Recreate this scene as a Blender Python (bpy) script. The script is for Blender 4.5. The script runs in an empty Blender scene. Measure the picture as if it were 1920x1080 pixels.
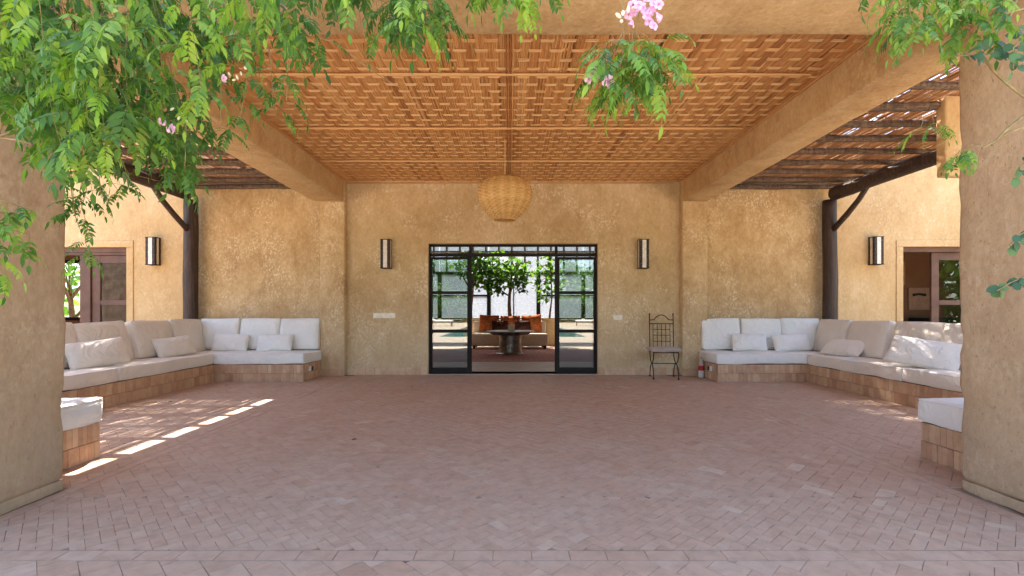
import bpy, bmesh, math, random
from mathutils import Vector, Matrix, Euler, noise
R = math.radians
rnd = random.Random(7)
sc = bpy.context.scene
col = sc.collection

# ------------------------------------------------------------------ camera
EYE = 1.09; F = 900.0; VX = 957.0; VY = 582.0
cam_d = bpy.data.cameras.new('camera'); cam = bpy.data.objects.new('camera', cam_d); col.objects.link(cam)
cam.location = (0, 0, EYE); cam.rotation_euler = (R(90), 0, 0)
cam_d.sensor_width = 36; cam_d.lens = 36 * F / 1920
cam_d.shift_x = (960 - VX) / 1920; cam_d.shift_y = (VY - 540) / 1920
cam_d.clip_start = 0.05; cam_d.clip_end = 1200
sc.camera = cam
# ------------------------------------------------------------------ light
TX, TY = 0.13, 0.56            # how far light travels in +x and -y per metre of fall
sun_vec = Vector((-TX, TY, 1)).normalized()      # towards the sun
elev = math.asin(sun_vec.z); azim = math.atan2(sun_vec.x, sun_vec.y)
w = bpy.data.worlds.new("World"); sc.world = w; w.use_nodes = True
nt = w.node_tree; nt.nodes.clear()
sky = nt.nodes.new('ShaderNodeTexSky'); sky.sky_type = 'NISHITA'; sky.sun_disc = False
sky.sun_elevation = elev; sky.sun_rotation = azim; sky.dust_density = 2.0; sky.air_density = 1.0
bg = nt.nodes.new('ShaderNodeBackground'); bg.inputs[1].default_value = 0.13
wo = nt.nodes.new('ShaderNodeOutputWorld')
nt.links.new(sky.outputs[0], bg.inputs[0]); nt.links.new(bg.outputs[0], wo.inputs[0])
sd = bpy.data.lights.new('sun', 'SUN'); sd.energy = 4.2; sd.angle = R(0.5); sd.color = (1.0, 0.93, 0.82)
so = bpy.data.objects.new('sun', sd); col.objects.link(so); so.location = (0, 0, 30)
so.rotation_euler = sun_vec.to_track_quat('Z', 'Y').to_euler()
sc.view_settings.view_transform = 'Standard'; sc.view_settings.look = 'None'
sc.view_settings.gamma = 1; sc.view_settings.use_curve_mapping = False
sc.view_settings.exposure = 2.7
sc.cycles.max_bounces = 10; sc.cycles.diffuse_bounces = 6; sc.cycles.transparent_max_bounces = 24
sc.cycles.sample_clamp_indirect = 6.0

# ------------------------------------------------------------------ helpers
def P(px, py, d):
    return Vector(((px - VX) / F * d, d, EYE + (VY - py) / F * d))
def tag(o, label=None, cat=None, group=None, kind=None):
    if label: o['label'] = label
    if cat: o['category'] = cat
    if group: o['group'] = group
    if kind: o['kind'] = kind
    return o
ORG = {}
def empty(name, loc, label, cat, group=None):
    o = bpy.data.objects.new(name, None); col.objects.link(o); o.location = loc
    o.empty_display_size = 0.1; ORG[o] = Vector(loc)
    return tag(o, label, cat, group)
class MB:
    def __init__(s): s.v = []; s.f = []; s.t = []
    def add(s, verts, faces, tint=0.5, M=None):
        b = len(s.v)
        for p in verts:
            p = Vector(p); s.v.append(M @ p if M else p)
        for f in faces: s.f.append([b + i for i in f]); s.t.append(tint)
        return s
    def box(s, x0, x1, y0, y1, z0, z1, tint=0.5, M=None):
        v = [(x, y, z) for z in (z0, z1) for y in (y0, y1) for x in (x0, x1)]
        return s.add(v, [(0, 2, 3, 1), (4, 5, 7, 6), (0, 1, 5, 4), (2, 6, 7, 3), (0, 4, 6, 2), (1, 3, 7, 5)], tint, M)
    def bbox(s, x0, x1, y0, y1, z0, z1, b=0.004, tint=0.5, M=None):      # bevelled box
        bm = bmesh.new(); bmesh.ops.create_cube(bm, size=1)
        for v in bm.verts:
            v.co = Vector(((x0 + x1) / 2 + v.co.x * (x1 - x0), (y0 + y1) / 2 + v.co.y * (y1 - y0), (z0 + z1) / 2 + v.co.z * (z1 - z0)))
        bmesh.ops.bevel(bm, geom=bm.edges[:], offset=b, segments=1, affect='EDGES')
        bm.verts.index_update()
        s.add([v.co.copy() for v in bm.verts], [[v.index for v in f.verts] for f in bm.faces], tint, M); bm.free(); return s
    def tube(s, pts, r, n=8, tint=0.5, M=None, cap=True, wob=0, seed=0):
        pts = [Vector(p) for p in pts]; rr = r if isinstance(r, (list, tuple)) else [r] * len(pts)
        vs = []; fs = []; up = None
        for i, p in enumerate(pts):
            t = (pts[min(i + 1, len(pts) - 1)] - pts[max(i - 1, 0)]).normalized()
            if up is None:
                up = Vector((0, 0, 1)) if abs(t.z) < 0.9 else Vector((1, 0, 0))
            a = t.cross(up).normalized(); up2 = a.cross(t).normalized(); up = up2
            for k in range(n):
                an = 2 * math.pi * k / n; q = rr[i]
                if wob: q *= 1 + wob * noise.noise(Vector((math.cos(an) * 1.3 + seed, math.sin(an) * 1.3, i * 0.6 + seed * 3)))
                vs.append(p + a * math.cos(an) * q + up2 * math.sin(an) * q)
        for i in range(len(pts) - 1):
            for k in range(n):
                fs.append((i * n + k, i * n + (k + 1) % n, (i + 1) * n + (k + 1) % n, (i + 1) * n + k))
        if cap:
            fs.append(tuple(range(n))[::-1]); fs.append(tuple((len(pts) - 1) * n + k for k in range(n)))
        return s.add(vs, fs, tint, M)
    def lathe(s, prof, n=32, c=(0, 0), tint=0.5, M=None, cap=False):
        vs = []; fs = []
        for (r, z) in prof:
            for k in range(n):
                a = 2 * math.pi * k / n; vs.append((c[0] + r * math.cos(a), c[1] + r * math.sin(a), z))
        for i in range(len(prof) - 1):
            for k in range(n): fs.append((i * n + k, i * n + (k + 1) % n, (i + 1) * n + (k + 1) % n, (i + 1) * n + k))
        if cap: fs.append(tuple(range(n))[::-1]); fs.append(tuple((len(prof) - 1) * n + k for k in range(n)))
        return s.add(vs, fs, tint, M)
    def build(s, name, mat, parent=None, smooth=False, origin=None, label=None, cat=None, group=None, kind=None, auto=None):
        me = bpy.data.meshes.new(name)
        if parent is not None: o0 = ORG[parent]
        elif origin is not None: o0 = Vector(origin)
        else:
            xs = [p.x for p in s.v]; ys = [p.y for p in s.v]; zs = [p.z for p in s.v]
            o0 = Vector(((min(xs) + max(xs)) / 2, (min(ys) + max(ys)) / 2, min(zs)))
        me.from_pydata([tuple(p - o0) for p in s.v], [], s.f)
        a = me.attributes.new('tint', 'FLOAT', 'FACE'); a.data.foreach_set('value', s.t)
        if smooth: me.polygons.foreach_set('use_smooth', [True] * len(me.polygons))
        if auto and smooth:
            try: me.set_sharp_from_angle(angle=R(auto))
            except Exception: pass
        if mat: me.materials.append(mat)
        me.update()
        o = bpy.data.objects.new(name, me); col.objects.link(o)
        if parent is not None: o.parent = parent; ORG[o] = ORG[parent]
        else: o.location = o0; ORG[o] = o0.copy()
        return tag(o, label, cat, group, kind)
def copy_tree(o, parent=None):
    c = o.copy(); col.objects.link(c); c.parent = parent
    ORG[c] = Vector(c.location) if parent is None else ORG.get(parent)
    for ch in list(o.children): copy_tree(ch, c)
    return c
def axis_pts(a, b, r, res):
    n = max(1, int(round((b - a - 2 * r) / res)))
    return [a, a + 0.3 * r, a + r] + [a + r + (b - a - 2 * r) * i / n for i in range(1, n)] + [b - r, b - 0.3 * r, b]
def rbox(mb, lo, hi, r=0.025, res=0.15, amp=0.005, fr=2.0, warp=None, tint=0.5, M=None, seed=0):
    ax = [axis_pts(lo[i], hi[i], r, res) for i in range(3)]
    idx = {}; vs = []; fs = []
    def vid(i, j, k):
        key = (i, j, k)
        if key not in idx:
            p = Vector((ax[0][i], ax[1][j], ax[2][k]))
            q = Vector([min(max(p[m], lo[m] + r), hi[m] - r) for m in range(3)])
            n = p - q; l = n.length
            if l > 1e-9:
                n /= l; p = q + n * r
            if amp:
                p = p + n * amp * (noise.noise(p * fr + Vector((seed, 0, 0))) + 0.4 * noise.noise(p * fr * 4))
            if warp: p = warp(p, n)
            idx[key] = len(vs); vs.append(p)
        return idx[key]
    N = [len(a) - 1 for a in ax]
    for i in range(N[0]):
        for j in range(N[1]):
            fs.append((vid(i, j, 0), vid(i, j + 1, 0), vid(i + 1, j + 1, 0), vid(i + 1, j, 0)))
            fs.append((vid(i, j, N[2]), vid(i + 1, j, N[2]), vid(i + 1, j + 1, N[2]), vid(i, j + 1, N[2])))
    for i in range(N[0]):
        for k in range(N[2]):
            fs.append((vid(i, 0, k), vid(i + 1, 0, k), vid(i + 1, 0, k + 1), vid(i, 0, k + 1)))
            fs.append((vid(i, N[1], k), vid(i, N[1], k + 1), vid(i + 1, N[1], k + 1), vid(i + 1, N[1], k)))
    for j in range(N[1]):
        for k in range(N[2]):
            fs.append((vid(0, j, k), vid(0, j, k + 1), vid(0, j + 1, k + 1), vid(0, j + 1, k)))
            fs.append((vid(N[0], j, k), vid(N[0], j + 1, k), vid(N[0], j + 1, k + 1), vid(N[0], j, k + 1)))
    return mb.add(vs, fs, tint, M)
def wall(mb, x0, x1, z0, z1, y0, y1, holes=(), res=0.35, amp=0.006):
    def cuts(a, b, extra):
        base = sorted(set([a, b] + [e for e in extra if a < e < b])); out = []
        for i in range(len(base) - 1):
            n = max(1, int(math.ceil((base[i + 1] - base[i]) / res)))
            out += [base[i] + (base[i + 1] - base[i]) * k / n for k in range(n)]
        return out + [b]
    xs = cuts(x0, x1, [h[0] for h in holes] + [h[1] for h in holes]); zs = cuts(z0, z1, [h[2] for h in holes] + [h[3] for h in holes])
    def solid(i, k):
        if not (0 <= i < len(xs) - 1 and 0 <= k < len(zs) - 1): return False
        cx, cz = (xs[i] + xs[i + 1]) / 2, (zs[k] + zs[k + 1]) / 2
        return not any(h[0] < cx < h[1] and h[2] < cz < h[3] for h in holes)
    idx = {}; vs = []; fs = []
    def vid(i, s, k):
        if (i, s, k) not in idx:
            p = Vector((xs[i], y1 if s else y0, zs[k]))
            p.y += amp * noise.noise(Vector((p.x * 1.7, s * 5, p.z * 1.7)))
            idx[(i, s, k)] = len(vs); vs.append(p)
        return idx[(i, s, k)]
    for i in range(len(xs) - 1):
        for k in range(len(zs) - 1):
            if not solid(i, k): continue
            fs.append((vid(i, 0, k), vid(i + 1, 0, k), vid(i + 1, 0, k + 1), vid(i, 0, k + 1)))
            fs.append((vid(i, 1, k), vid(i, 1, k + 1), vid(i + 1, 1, k + 1), vid(i + 1, 1, k)))
            if not solid(i - 1, k): fs.append((vid(i, 0, k), vid(i, 0, k + 1), vid(i, 1, k + 1), vid(i, 1, k)))
            if not solid(i + 1, k): fs.append((vid(i + 1, 0, k), vid(i + 1, 1, k), vid(i + 1, 1, k + 1), vid(i + 1, 0, k + 1)))
            if not solid(i, k - 1): fs.append((vid(i, 0, k), vid(i, 1, k), vid(i + 1, 1, k), vid(i + 1, 0, k)))
            if not solid(i, k + 1): fs.append((vid(i, 0, k + 1), vid(i + 1, 0, k + 1), vid(i + 1, 1, k + 1), vid(i, 1, k + 1)))
    return mb.add(vs, fs)

# ------------------------------------------------------------------ materials
def newmat(name):
    m = bpy.data.materials.new(name); m.use_nodes = True; n = m.node_tree; n.nodes.clear()
    o = n.nodes.new('ShaderNodeOutputMaterial'); b = n.nodes.new('ShaderNodeBsdfPrincipled')
    n.links.new(b.outputs[0], o.inputs[0]); return m, n, b, o
def nd(n, t, **k):
    x = n.nodes.new(t)
    for a, v in k.items(): setattr(x, a, v)
    return x
def coords(n, scale=(1, 1, 1), world=True):
    if world: c = nd(n, 'ShaderNodeNewGeometry').outputs['Position']
    else: c = nd(n, 'ShaderNodeTexCoord').outputs['Object']
    m = nd(n, 'ShaderNodeMapping'); m.inputs['Scale'].default_value = scale; n.links.new(c, m.inputs[0]); return m.outputs[0]
def ntex(n, vec, scale, detail=4, rough=0.6, dist=0):
    t = nd(n, 'ShaderNodeTexNoise'); t.inputs['Scale'].default_value = scale; t.inputs['Detail'].default_value = detail
    t.inputs['Roughness'].default_value = rough; t.inputs['Distortion'].default_value = dist
    n.links.new(vec, t.inputs['Vector']); return t.outputs['Fac']
def ramp(n, fac, stops):
    r = nd(n, 'ShaderNodeValToRGB'); e = r.color_ramp.elements
    while len(e) > 1: e.remove(e[-1])
    e[0].position = stops[0][0]; e[0].color = tuple(stops[0][1]) + (1,) if len(stops[0][1]) == 3 else stops[0][1]
    for p, c in stops[1:]:
        x = e.new(p); x.color = tuple(c) + (1,)
    n.links.new(fac, r.inputs[0]); return r.outputs[0]
def mix(n, fac, a, b, mode='MIX'):
    m = nd(n, 'ShaderNodeMix', data_type='RGBA', blend_type=mode)
    for s, v in ((m.inputs[0], fac), (m.inputs[6], a), (m.inputs[7], b)):
        if isinstance(v, (int, float)): s.default_value = v
        elif isinstance(v, tuple): s.default_value = v + (1,)
        else: n.links.new(v, s)
    return m.outputs[2]
def math_(n, op, a, b=0.0):
    m = nd(n, 'ShaderNodeMath', operation=op)
    for s, v in ((m.inputs[0], a), (m.inputs[1], b)):
        if isinstance(v, (int, float)): s.default_value = v
        else: n.links.new(v, s)
    return m.outputs[0]
def bump(n, b, h, dist=0.01, strength=1.0):
    x = nd(n, 'ShaderNodeBump'); x.inputs['Distance'].default_value = dist; x.inputs['Strength'].default_value = strength
    n.links.new(h, x.inputs['Height']); n.links.new(x.outputs[0], b.inputs['Normal'])
def attr(n, name='tint'):
    return nd(n, 'ShaderNodeAttribute', attribute_name=name).outputs['Fac']
def spec(b, v): b.inputs['Specular IOR Level'].default_value = v

def plaster(name, cols, vert=1.0, fine=1.0):
    m, n, b, o = newmat(name)
    c = coords(n); cs = coords(n, (1, 1, 0.6))
    big = ntex(n, c, 0.9, 5, 0.6); mid = ntex(n, cs, 5, 8, 0.72, 0.4); sm = ntex(n, cs, 32, 6, 0.7)
    f = math_(n, 'ADD', math_(n, 'MULTIPLY', big, 0.34), math_(n, 'ADD', math_(n, 'MULTIPLY', mid, 0.36), math_(n, 'MULTIPLY', sm, 0.30)))
    base = ramp(n, f, [(0.40, cols[0]), (0.475, cols[1]), (0.545, cols[2]), (0.61, cols[3])])
    # pale rubbed flecks and dark pits
    fl = ramp(n, ntex(n, coords(n, (1, 1, 0.7)), 34, 8, 0.72, 0.2), [(0.51, (0, 0, 0)), (0.57, (1, 1, 1))])
    msk = ramp(n, ntex(n, c, 1.9, 6, 0.7), [(0.46, (0, 0, 0)), (0.60, (1, 1, 1))])
    base = mix(n, math_(n, 'MULTIPLY', math_(n, 'MULTIPLY', fl, msk), 0.75 * fine), base, cols[4])
    pit = ramp(n, ntex(n, coords(n, (1, 1, 0.55)), 75, 5, 0.7), [(0.31, (1, 1, 1)), (0.38, (0, 0, 0))])
    base = mix(n, math_(n, 'MULTIPLY', pit, 0.4 * fine), base, (0.20, 0.115, 0.05))
    # rosier tone towards the foot of the walls and vertical run marks
    z = nd(n, 'ShaderNodeSeparateXYZ'); n.links.new(nd(n, 'ShaderNodeNewGeometry').outputs['Position'], z.inputs[0])
    mr = nd(n, 'ShaderNodeMapRange'); n.links.new(z.outputs[2], mr.inputs[0]); mr.inputs[1].default_value = 1.5; mr.inputs[2].default_value = 0.0
    ft = math_(n, 'MULTIPLY', mr.outputs[0], math_(n, 'ADD', ntex(n, coords(n, (2, 2, 0.8)), 1.4, 5), 0.1))
    base = mix(n, math_(n, 'MULTIPLY', ft, 0.75 * vert), base, cols[5])
    run = ramp(n, ntex(n, coords(n, (9, 9, 0.5)), 1.0, 4, 0.6), [(0.56, (0, 0, 0)), (0.72, (1, 1, 1))])
    base = mix(n, math_(n, 'MULTIPLY', run, 0.10 * vert), base, (0.26, 0.17, 0.09))
    n.links.new(base, b.inputs['Base Color']); b.inputs['Roughness'].default_value = 0.86; spec(b, 0.2)
    h = math_(n, 'ADD', math_(n, 'MULTIPLY', mid, 0.5), math_(n, 'MULTIPLY', sm, 0.3))
    h = math_(n, 'SUBTRACT', h, math_(n, 'MULTIPLY', pit, 0.22))
    bump(n, b, h, 0.022, 0.7)
    return m
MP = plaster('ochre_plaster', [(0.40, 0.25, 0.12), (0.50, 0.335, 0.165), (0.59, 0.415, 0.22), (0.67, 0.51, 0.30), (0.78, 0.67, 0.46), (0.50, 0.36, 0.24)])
MPM = plaster('pale_ochre_plaster', [(0.46, 0.315, 0.155), (0.54, 0.385, 0.20), (0.61, 0.45, 0.25), (0.67, 0.52, 0.32), (0.80, 0.70, 0.50), (0.54, 0.41, 0.28)])
MPC = plaster('column_plaster', [(0.38, 0.245, 0.135), (0.46, 0.31, 0.175), (0.52, 0.36, 0.21), (0.56, 0.41, 0.255), (0.62, 0.50, 0.35), (0.43, 0.32, 0.22)], 1.0, 0.6)
MPB = plaster('beam_plaster', [(0.43, 0.26, 0.115), (0.53, 0.345, 0.165), (0.60, 0.41, 0.205), (0.66, 0.47, 0.26), (0.72, 0.56, 0.34), (0.5, 0.34, 0.2)], 0.0, 0.7)
MPO = plaster('lit_outer_plaster', [(0.50, 0.315, 0.145), (0.57, 0.375, 0.18), (0.62, 0.42, 0.21), (0.67, 0.49, 0.275), (0.80, 0.66, 0.44), (0.68, 0.46, 0.25)], 0.6, 0.5)  # lighter twin of the bay plaster; open-sky light is put into its colour

def simple(name, c, rough=0.6, metal=0, sp=0.5, var=0.12, vs=12, bmp=0.0, bs=60):
    m, n, b, o = newmat(name); v = ntex(n, coords(n), vs, 5)
    lo = tuple(x * (1 - var) for x in c); hi = tuple(min(1, x * (1 + var)) for x in c)
    n.links.new(ramp(n, v, [(0.35, lo), (0.65, hi)]), b.inputs['Base Color'])
    b.inputs['Roughness'].default_value = rough; b.inputs['Metallic'].default_value = metal; spec(b, sp)
    if bmp: bump(n, b, ntex(n, coords(n), bs, 4), bmp, 0.8)
    return m
def tile_mat(name, stops, dust, bm=0.003, big=1.0, rough=0.62):
    m, n, b, o = newmat(name); t = attr(n); c = coords(n)
    base = ramp(n, t, stops)
    n1 = ntex(n, c, 14, 6, 0.65, 0.3); n2 = ntex(n, c, 1.1 * big, 4); n3 = ntex(n, c, 90, 4)
    base = mix(n, math_(n, 'MULTIPLY', ramp(n, n2, [(0.38, (0, 0, 0)), (0.66, (1, 1, 1))]), 0.38), base, dust)
    base = mix(n, 0.5, base, mix(n, 1.0, base, ramp(n, n1, [(0.3, (0.66, 0.64, 0.62)), (0.5, (1, 1, 1)), (0.72, (1.25, 1.22, 1.2))]), 'MULTIPLY'))
    st = ramp(n, ntex(n, c, 3.2, 7, 0.75), [(0.64, (0, 0, 0)), (0.76, (1, 1, 1))])
    base = mix(n, math_(n, 'MULTIPLY', st, 0.3), base, (0.16, 0.11, 0.09))
    n.links.new(base, b.inputs['Base Color']); b.inputs['Roughness'].default_value = rough; spec(b, 0.35)
    bump(n, b, math_(n, 'ADD', n1, math_(n, 'MULTIPLY', n3, 0.4)), bm, 0.7)
    return m
M_TILE = tile_mat('terracotta_paver', [(0.0, (0.37, 0.225, 0.15)), (0.3, (0.425, 0.27, 0.185)), (0.55, (0.45, 0.295, 0.207)), (0.8, (0.47, 0.325, 0.235)), (1.0, (0.53, 0.40, 0.30))], (0.475, 0.355, 0.27))
M_BASE = tile_mat('bench_tile', [(0.0, (0.38, 0.20, 0.115)), (0.3, (0.46, 0.27, 0.16)), (0.6, (0.54, 0.34, 0.20)), (1.0, (0.63, 0.45, 0.29))], (0.50, 0.31, 0.19), 0.002, 2.0, 0.7)
M_GROUT = simple('grout', (0.29, 0.20, 0.145), 0.95, 0, 0.1, 0.45, 2.2)
def reed_mat(name, stops, trans=0.0, stretch=(1, 1, 1)):
    m, n, b, o = newmat(name); t = attr(n); v = ntex(n, coords(n, stretch), 10, 4, 0.6)
    f = math_(n, 'ADD', math_(n, 'MULTIPLY', t, 0.7), math_(n, 'MULTIPLY', v, 0.35))
    c = ramp(n, f, stops); n.links.new(c, b.inputs['Base Color']); b.inputs['Roughness'].default_value = 0.5; spec(b, 0.4)
    bump(n, b, v, 0.002, 0.6)
    if trans:
        tr = nd(n, 'ShaderNodeBsdfTranslucent'); n.links.new(c, tr.inputs[0]); mx = nd(n, 'ShaderNodeMixShader'); mx.inputs[0].default_value = trans
        n.links.new(b.outputs[0], mx.inputs[1]); n.links.new(tr.outputs[0], mx.inputs[2]); n.links.new(mx.outputs[0], o.inputs[0])
    return m
M_REED = reed_mat('ceiling_cane', [(0.05, (0.24, 0.09, 0.03)), (0.3, (0.54, 0.24, 0.075)), (0.55, (0.70, 0.36, 0.125)), (0.95, (0.82, 0.53, 0.24))])
M_BAT = reed_mat('batten_cane', [(0.05, (0.48, 0.25, 0.10)), (0.5, (0.72, 0.41, 0.16)), (0.95, (0.84, 0.58, 0.29))])
M_PREED = reed_mat('pergola_reed', [(0.05, (0.22, 0.10, 0.04)), (0.5, (0.48, 0.28, 0.14)), (0.95, (0.66, 0.46, 0.26))], 0.3)
M_WICK = reed_mat('lamp_wicker', [(0.15, (0.42, 0.21, 0.06)), (0.5, (0.78, 0.48, 0.17)), (0.85, (0.90, 0.68, 0.34))], 0.25, (3, 3, 14))
m, n, b, o = newmat('weathered_log'); M_LOG = m
v = ntex(n, coords(n, (1, 6, 6)), 6, 8, 0.7); v2 = ntex(n, coords(n, (8, 8, 1.2)), 4, 6, 0.7)
n.links.new(ramp(n, math_(n, 'ADD', math_(n, 'MULTIPLY', v, 0.5), math_(n, 'MULTIPLY', v2, 0.5)), [(0.38, (0.035, 0.020, 0.012)), (0.5, (0.115, 0.070, 0.043)), (0.62, (0.24, 0.165, 0.11))]), b.inputs['Base Color'])
b.inputs['Roughness'].default_value = 0.75; bump(n, b, math_(n, 'ADD', v, v2), 0.012, 0.8)
m, n, b, o = newmat('dark_post_wood'); M_POST = m
v = ntex(n, coords(n, (9, 9, 0.7)), 4, 8, 0.7)
n.links.new(ramp(n, v, [(0.34, (0.018, 0.009, 0.006)), (0.52, (0.05, 0.026, 0.017)), (0.7, (0.10, 0.062, 0.042))]), b.inputs['Base Color'])
b.inputs['Roughness'].default_value = 0.6; bump(n, b, v, 0.012, 0.7)
def fabric(name, c, var=0.05, sc_=900):
    m, n, b, o = newmat(name); v = ntex(n, coords(n), 2.4, 5, 0.6); wv = ntex(n, coords(n, (1, 1, 1), False), 6, 4, 0.5, 1.8); f = ntex(n, coords(n, (1, 1, 1), False), 420, 2)
    n.links.new(ramp(n, v, [(0.3, tuple(x * (1 - var) for x in c)), (0.7, tuple(min(1, x * (1 + var)) for x in c))]), b.inputs['Base Color'])
    b.inputs['Roughness'].default_value = 0.9; spec(b, 0.15); b.inputs['Sheen Weight'].default_value = 0.15
    bump(n, b, math_(n, 'ADD', math_(n, 'MULTIPLY', wv, 1.0), math_(n, 'MULTIPLY', f, 0.04)), 0.034, 0.75); return m
M_WHITE = fabric('white_canvas', (0.78, 0.75, 0.70)); M_WHITE2 = fabric('cream_canvas', (0.74, 0.68, 0.61)); M_GREYF = fabric('grey_pad', (0.40, 0.32, 0.26))
M_IRON = simple('wrought_iron', (0.045, 0.022, 0.016), 0.55, 0.6, 0.5, 0.3, 40, 0.001)
M_STEEL = simple('black_steel', (0.016, 0.013, 0.012), 0.6, 0.0, 0.2, 0.2, 10)
M_BRWOOD = simple('brown_door_wood', (0.13, 0.062, 0.042), 0.5, 0, 0.4, 0.2, 5, 0.001)
M_DARK = simple('dark_void', (0.02, 0.014, 0.012), 0.7)
M_PLATE = simple('pale_plastic', (0.82, 0.76, 0.62), 0.4); M_PLW = simple('white_plastic', (0.75, 0.74, 0.72), 0.35); M_BLK = simple('black_plastic', (0.02, 0.02, 0.02), 0.4)
M_INW = simple('interior_wall', (0.58, 0.46, 0.32), 0.9, 0, 0.1, 0.08, 2, 0.004, 20)
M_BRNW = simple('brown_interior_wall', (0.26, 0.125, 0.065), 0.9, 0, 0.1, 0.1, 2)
M_CONC = simple('interior_floor', (0.44, 0.33, 0.26), 0.42, 0, 0.4, 0.12, 3, 0.001)
M_TERR = tile_mat('terrace_paving', [(0, (0.56, 0.44, 0.33)), (1, (0.62, 0.50, 0.39))], (0.62, 0.52, 0.42))
M_EARTH = simple('earth_ground', (0.48, 0.37, 0.26), 0.95, 0, 0.1, 0.2, 0.6)
M_STONE = simple('garden_stone', (0.30, 0.25, 0.19), 0.9, 0, 0.2, 0.45, 4, 0.05, 6)
M_BARK = simple('bark', (0.16, 0.10, 0.065), 0.9, 0, 0.1, 0.4, 14, 0.01, 25)
M_PLANTER = simple('planter_drum', (0.62, 0.47, 0.26), 0.6, 0, 0.3, 0.15, 5, 0.003, 20)
M_ORPIL = simple('rust_kilim', (0.38, 0.12, 0.045), 0.9, 0, 0.1, 0.5, 22, 0.006, 60)
M_DKPIL = simple('dark_kilim', (0.05, 0.02, 0.018), 0.9, 0, 0.1, 0.9, 30, 0.006, 60)
M_SOFA = fabric('sofa_linen', (0.76, 0.69, 0.57))
M_TABLE = simple('hammered_metal', (0.26, 0.225, 0.20), 0.42, 0.75, 0.5, 0.5, 7, 0.02, 9)
m, n, b, o = newmat('pool_water'); M_WATER = m
n.links.new(ramp(n, ntex(n, coords(n), 0.8, 3), [(0.3, (0.03, 0.22, 0.24)), (0.7, (0.06, 0.33, 0.33))]), b.inputs['Base Color']); b.inputs['Roughness'].default_value = 0.05; bump(n, b, ntex(n, coords(n), 5, 3), 0.02, 0.5)
m, n, b, o = newmat('clear_glass'); M_GLASS = m
fr_ = nd(n, 'ShaderNodeFresnel'); fr_.inputs[0].default_value = 2.1
gl = nd(n, 'ShaderNodeBsdfGlossy'); gl.inputs['Roughness'].default_value = 0.0; gl.inputs[0].default_value = (0.95, 0.97, 0.97, 1)
tr = nd(n, 'ShaderNodeBsdfTransparent'); tr.inputs[0].default_value = (0.78, 0.82, 0.81, 1); mx = nd(n, 'ShaderNodeMixShader')
bf_ = nd(n, 'ShaderNodeNewGeometry').outputs['Backfacing']; n.links.new(math_(n, 'MULTIPLY', fr_.outputs[0], math_(n, 'SUBTRACT', 1.0, bf_)), mx.inputs[0]); n.links.new(tr.outputs[0], mx.inputs[1]); n.links.new(gl.outputs[0], mx.inputs[2]); n.links.new(mx.outputs[0], o.inputs[0])
m, n, b, o = newmat('frosted_pane'); M_FROST = m
fv = ramp(n, ntex(n, coords(n, (1, 1, 1)), 26, 6, 0.8), [(0.35, (0.26, 0.28, 0.31)), (0.5, (0.38, 0.40, 0.43)), (0.64, (0.62, 0.64, 0.65))])
tl = nd(n, 'ShaderNodeBsdfTranslucent'); n.links.new(fv, tl.inputs[0]); n.links.new(fv, b.inputs['Base Color']); b.inputs['Roughness'].default_value = 0.3
mx = nd(n, 'ShaderNodeMixShader'); mx.inputs[0].default_value = 0.75; n.links.new(b.outputs[0], mx.inputs[1]); n.links.new(tl.outputs[0], mx.inputs[2]); n.links.new(mx.outputs[0], o.inputs[0])
m, n, b, o = newmat('parchment_panel'); M_PARCH = m
fv = ramp(n, ntex(n, coords(n), 18, 5), [(0.35, (0.66, 0.60, 0.50)), (0.62, (0.82, 0.78, 0.70))]); n.links.new(fv, b.inputs['Base Color']); b.inputs['Roughness'].default_value = 0.5
m, n, b, o = newmat('studded_metal'); M_STUD = m
vo = nd(n, 'ShaderNodeTexVoronoi'); vo.inputs['Scale'].default_value = 55; n.links.new(coords(n), vo.inputs['Vector'])
n.links.new(ramp(n, vo.outputs['Distance'], [(0.12, (0.32, 0.22, 0.16)), (0.3, (0.035, 0.02, 0.016))]), b.inputs['Base Color']); b.inputs['Roughness'].default_value = 0.5; b.inputs['Metallic'].default_value = 0.4
bump(n, b, vo.outputs['Distance'], -0.004, 0.8)
m, n, b, o = newmat('red_rug'); M_RUG = m
cc = coords(n); w1 = nd(n, 'ShaderNodeTexBrick'); w1.inputs['Scale'].default_value = 2.2; w1.inputs['Mortar Size'].default_value = 0.03; n.links.new(cc, w1.inputs['Vector'])
w1.inputs['Color1'].default_value = (0.30, 0.05, 0.05, 1); w1.inputs['Color2'].default_value = (0.36, 0.12, 0.10, 1); w1.inputs['Mortar'].default_value = (0.45, 0.28, 0.24, 1)
n.links.new(mix(n, ramp(n, ntex(n, cc, 7, 6, 0.7), [(0.4, (0, 0, 0)), (0.62, (1, 1, 1))]), w1.outputs[0], (0.36, 0.22, 0.20)), b.inputs['Base Color']); b.inputs['Roughness'].default_value = 0.95
def leafmat(name, stops, trans=0.35, sc_=9):
    m, n, b, o = newmat(name); oi = nd(n, 'ShaderNodeObjectInfo'); v = ntex(n, coords(n), sc_, 3)
    f = math_(n, 'ADD', math_(n, 'MULTIPLY', v, 0.7), math_(n, 'ADD', math_(n, 'MULTIPLY', oi.outputs['Random'], 0.32), math_(n, 'MULTIPLY', attr(n), 0.26)))
    c = ramp(n, f, stops); n.links.new(c, b.inputs['Base Color']); b.inputs['Roughness'].default_value = 0.48; spec(b, 0.32)
    tl = nd(n, 'ShaderNodeBsdfTranslucent'); c2 = mix(n, 1.0, c, (1.5, 1.6, 0.7), 'MULTIPLY'); n.links.new(c2, tl.inputs[0])
    mx = nd(n, 'ShaderNodeMixShader'); mx.inputs[0].default_value = trans
    n.links.new(b.outputs[0], mx.inputs[1]); n.links.new(tl.outputs[0], mx.inputs[2]); n.links.new(mx.outputs[0], o.inputs[0]); return m
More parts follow.
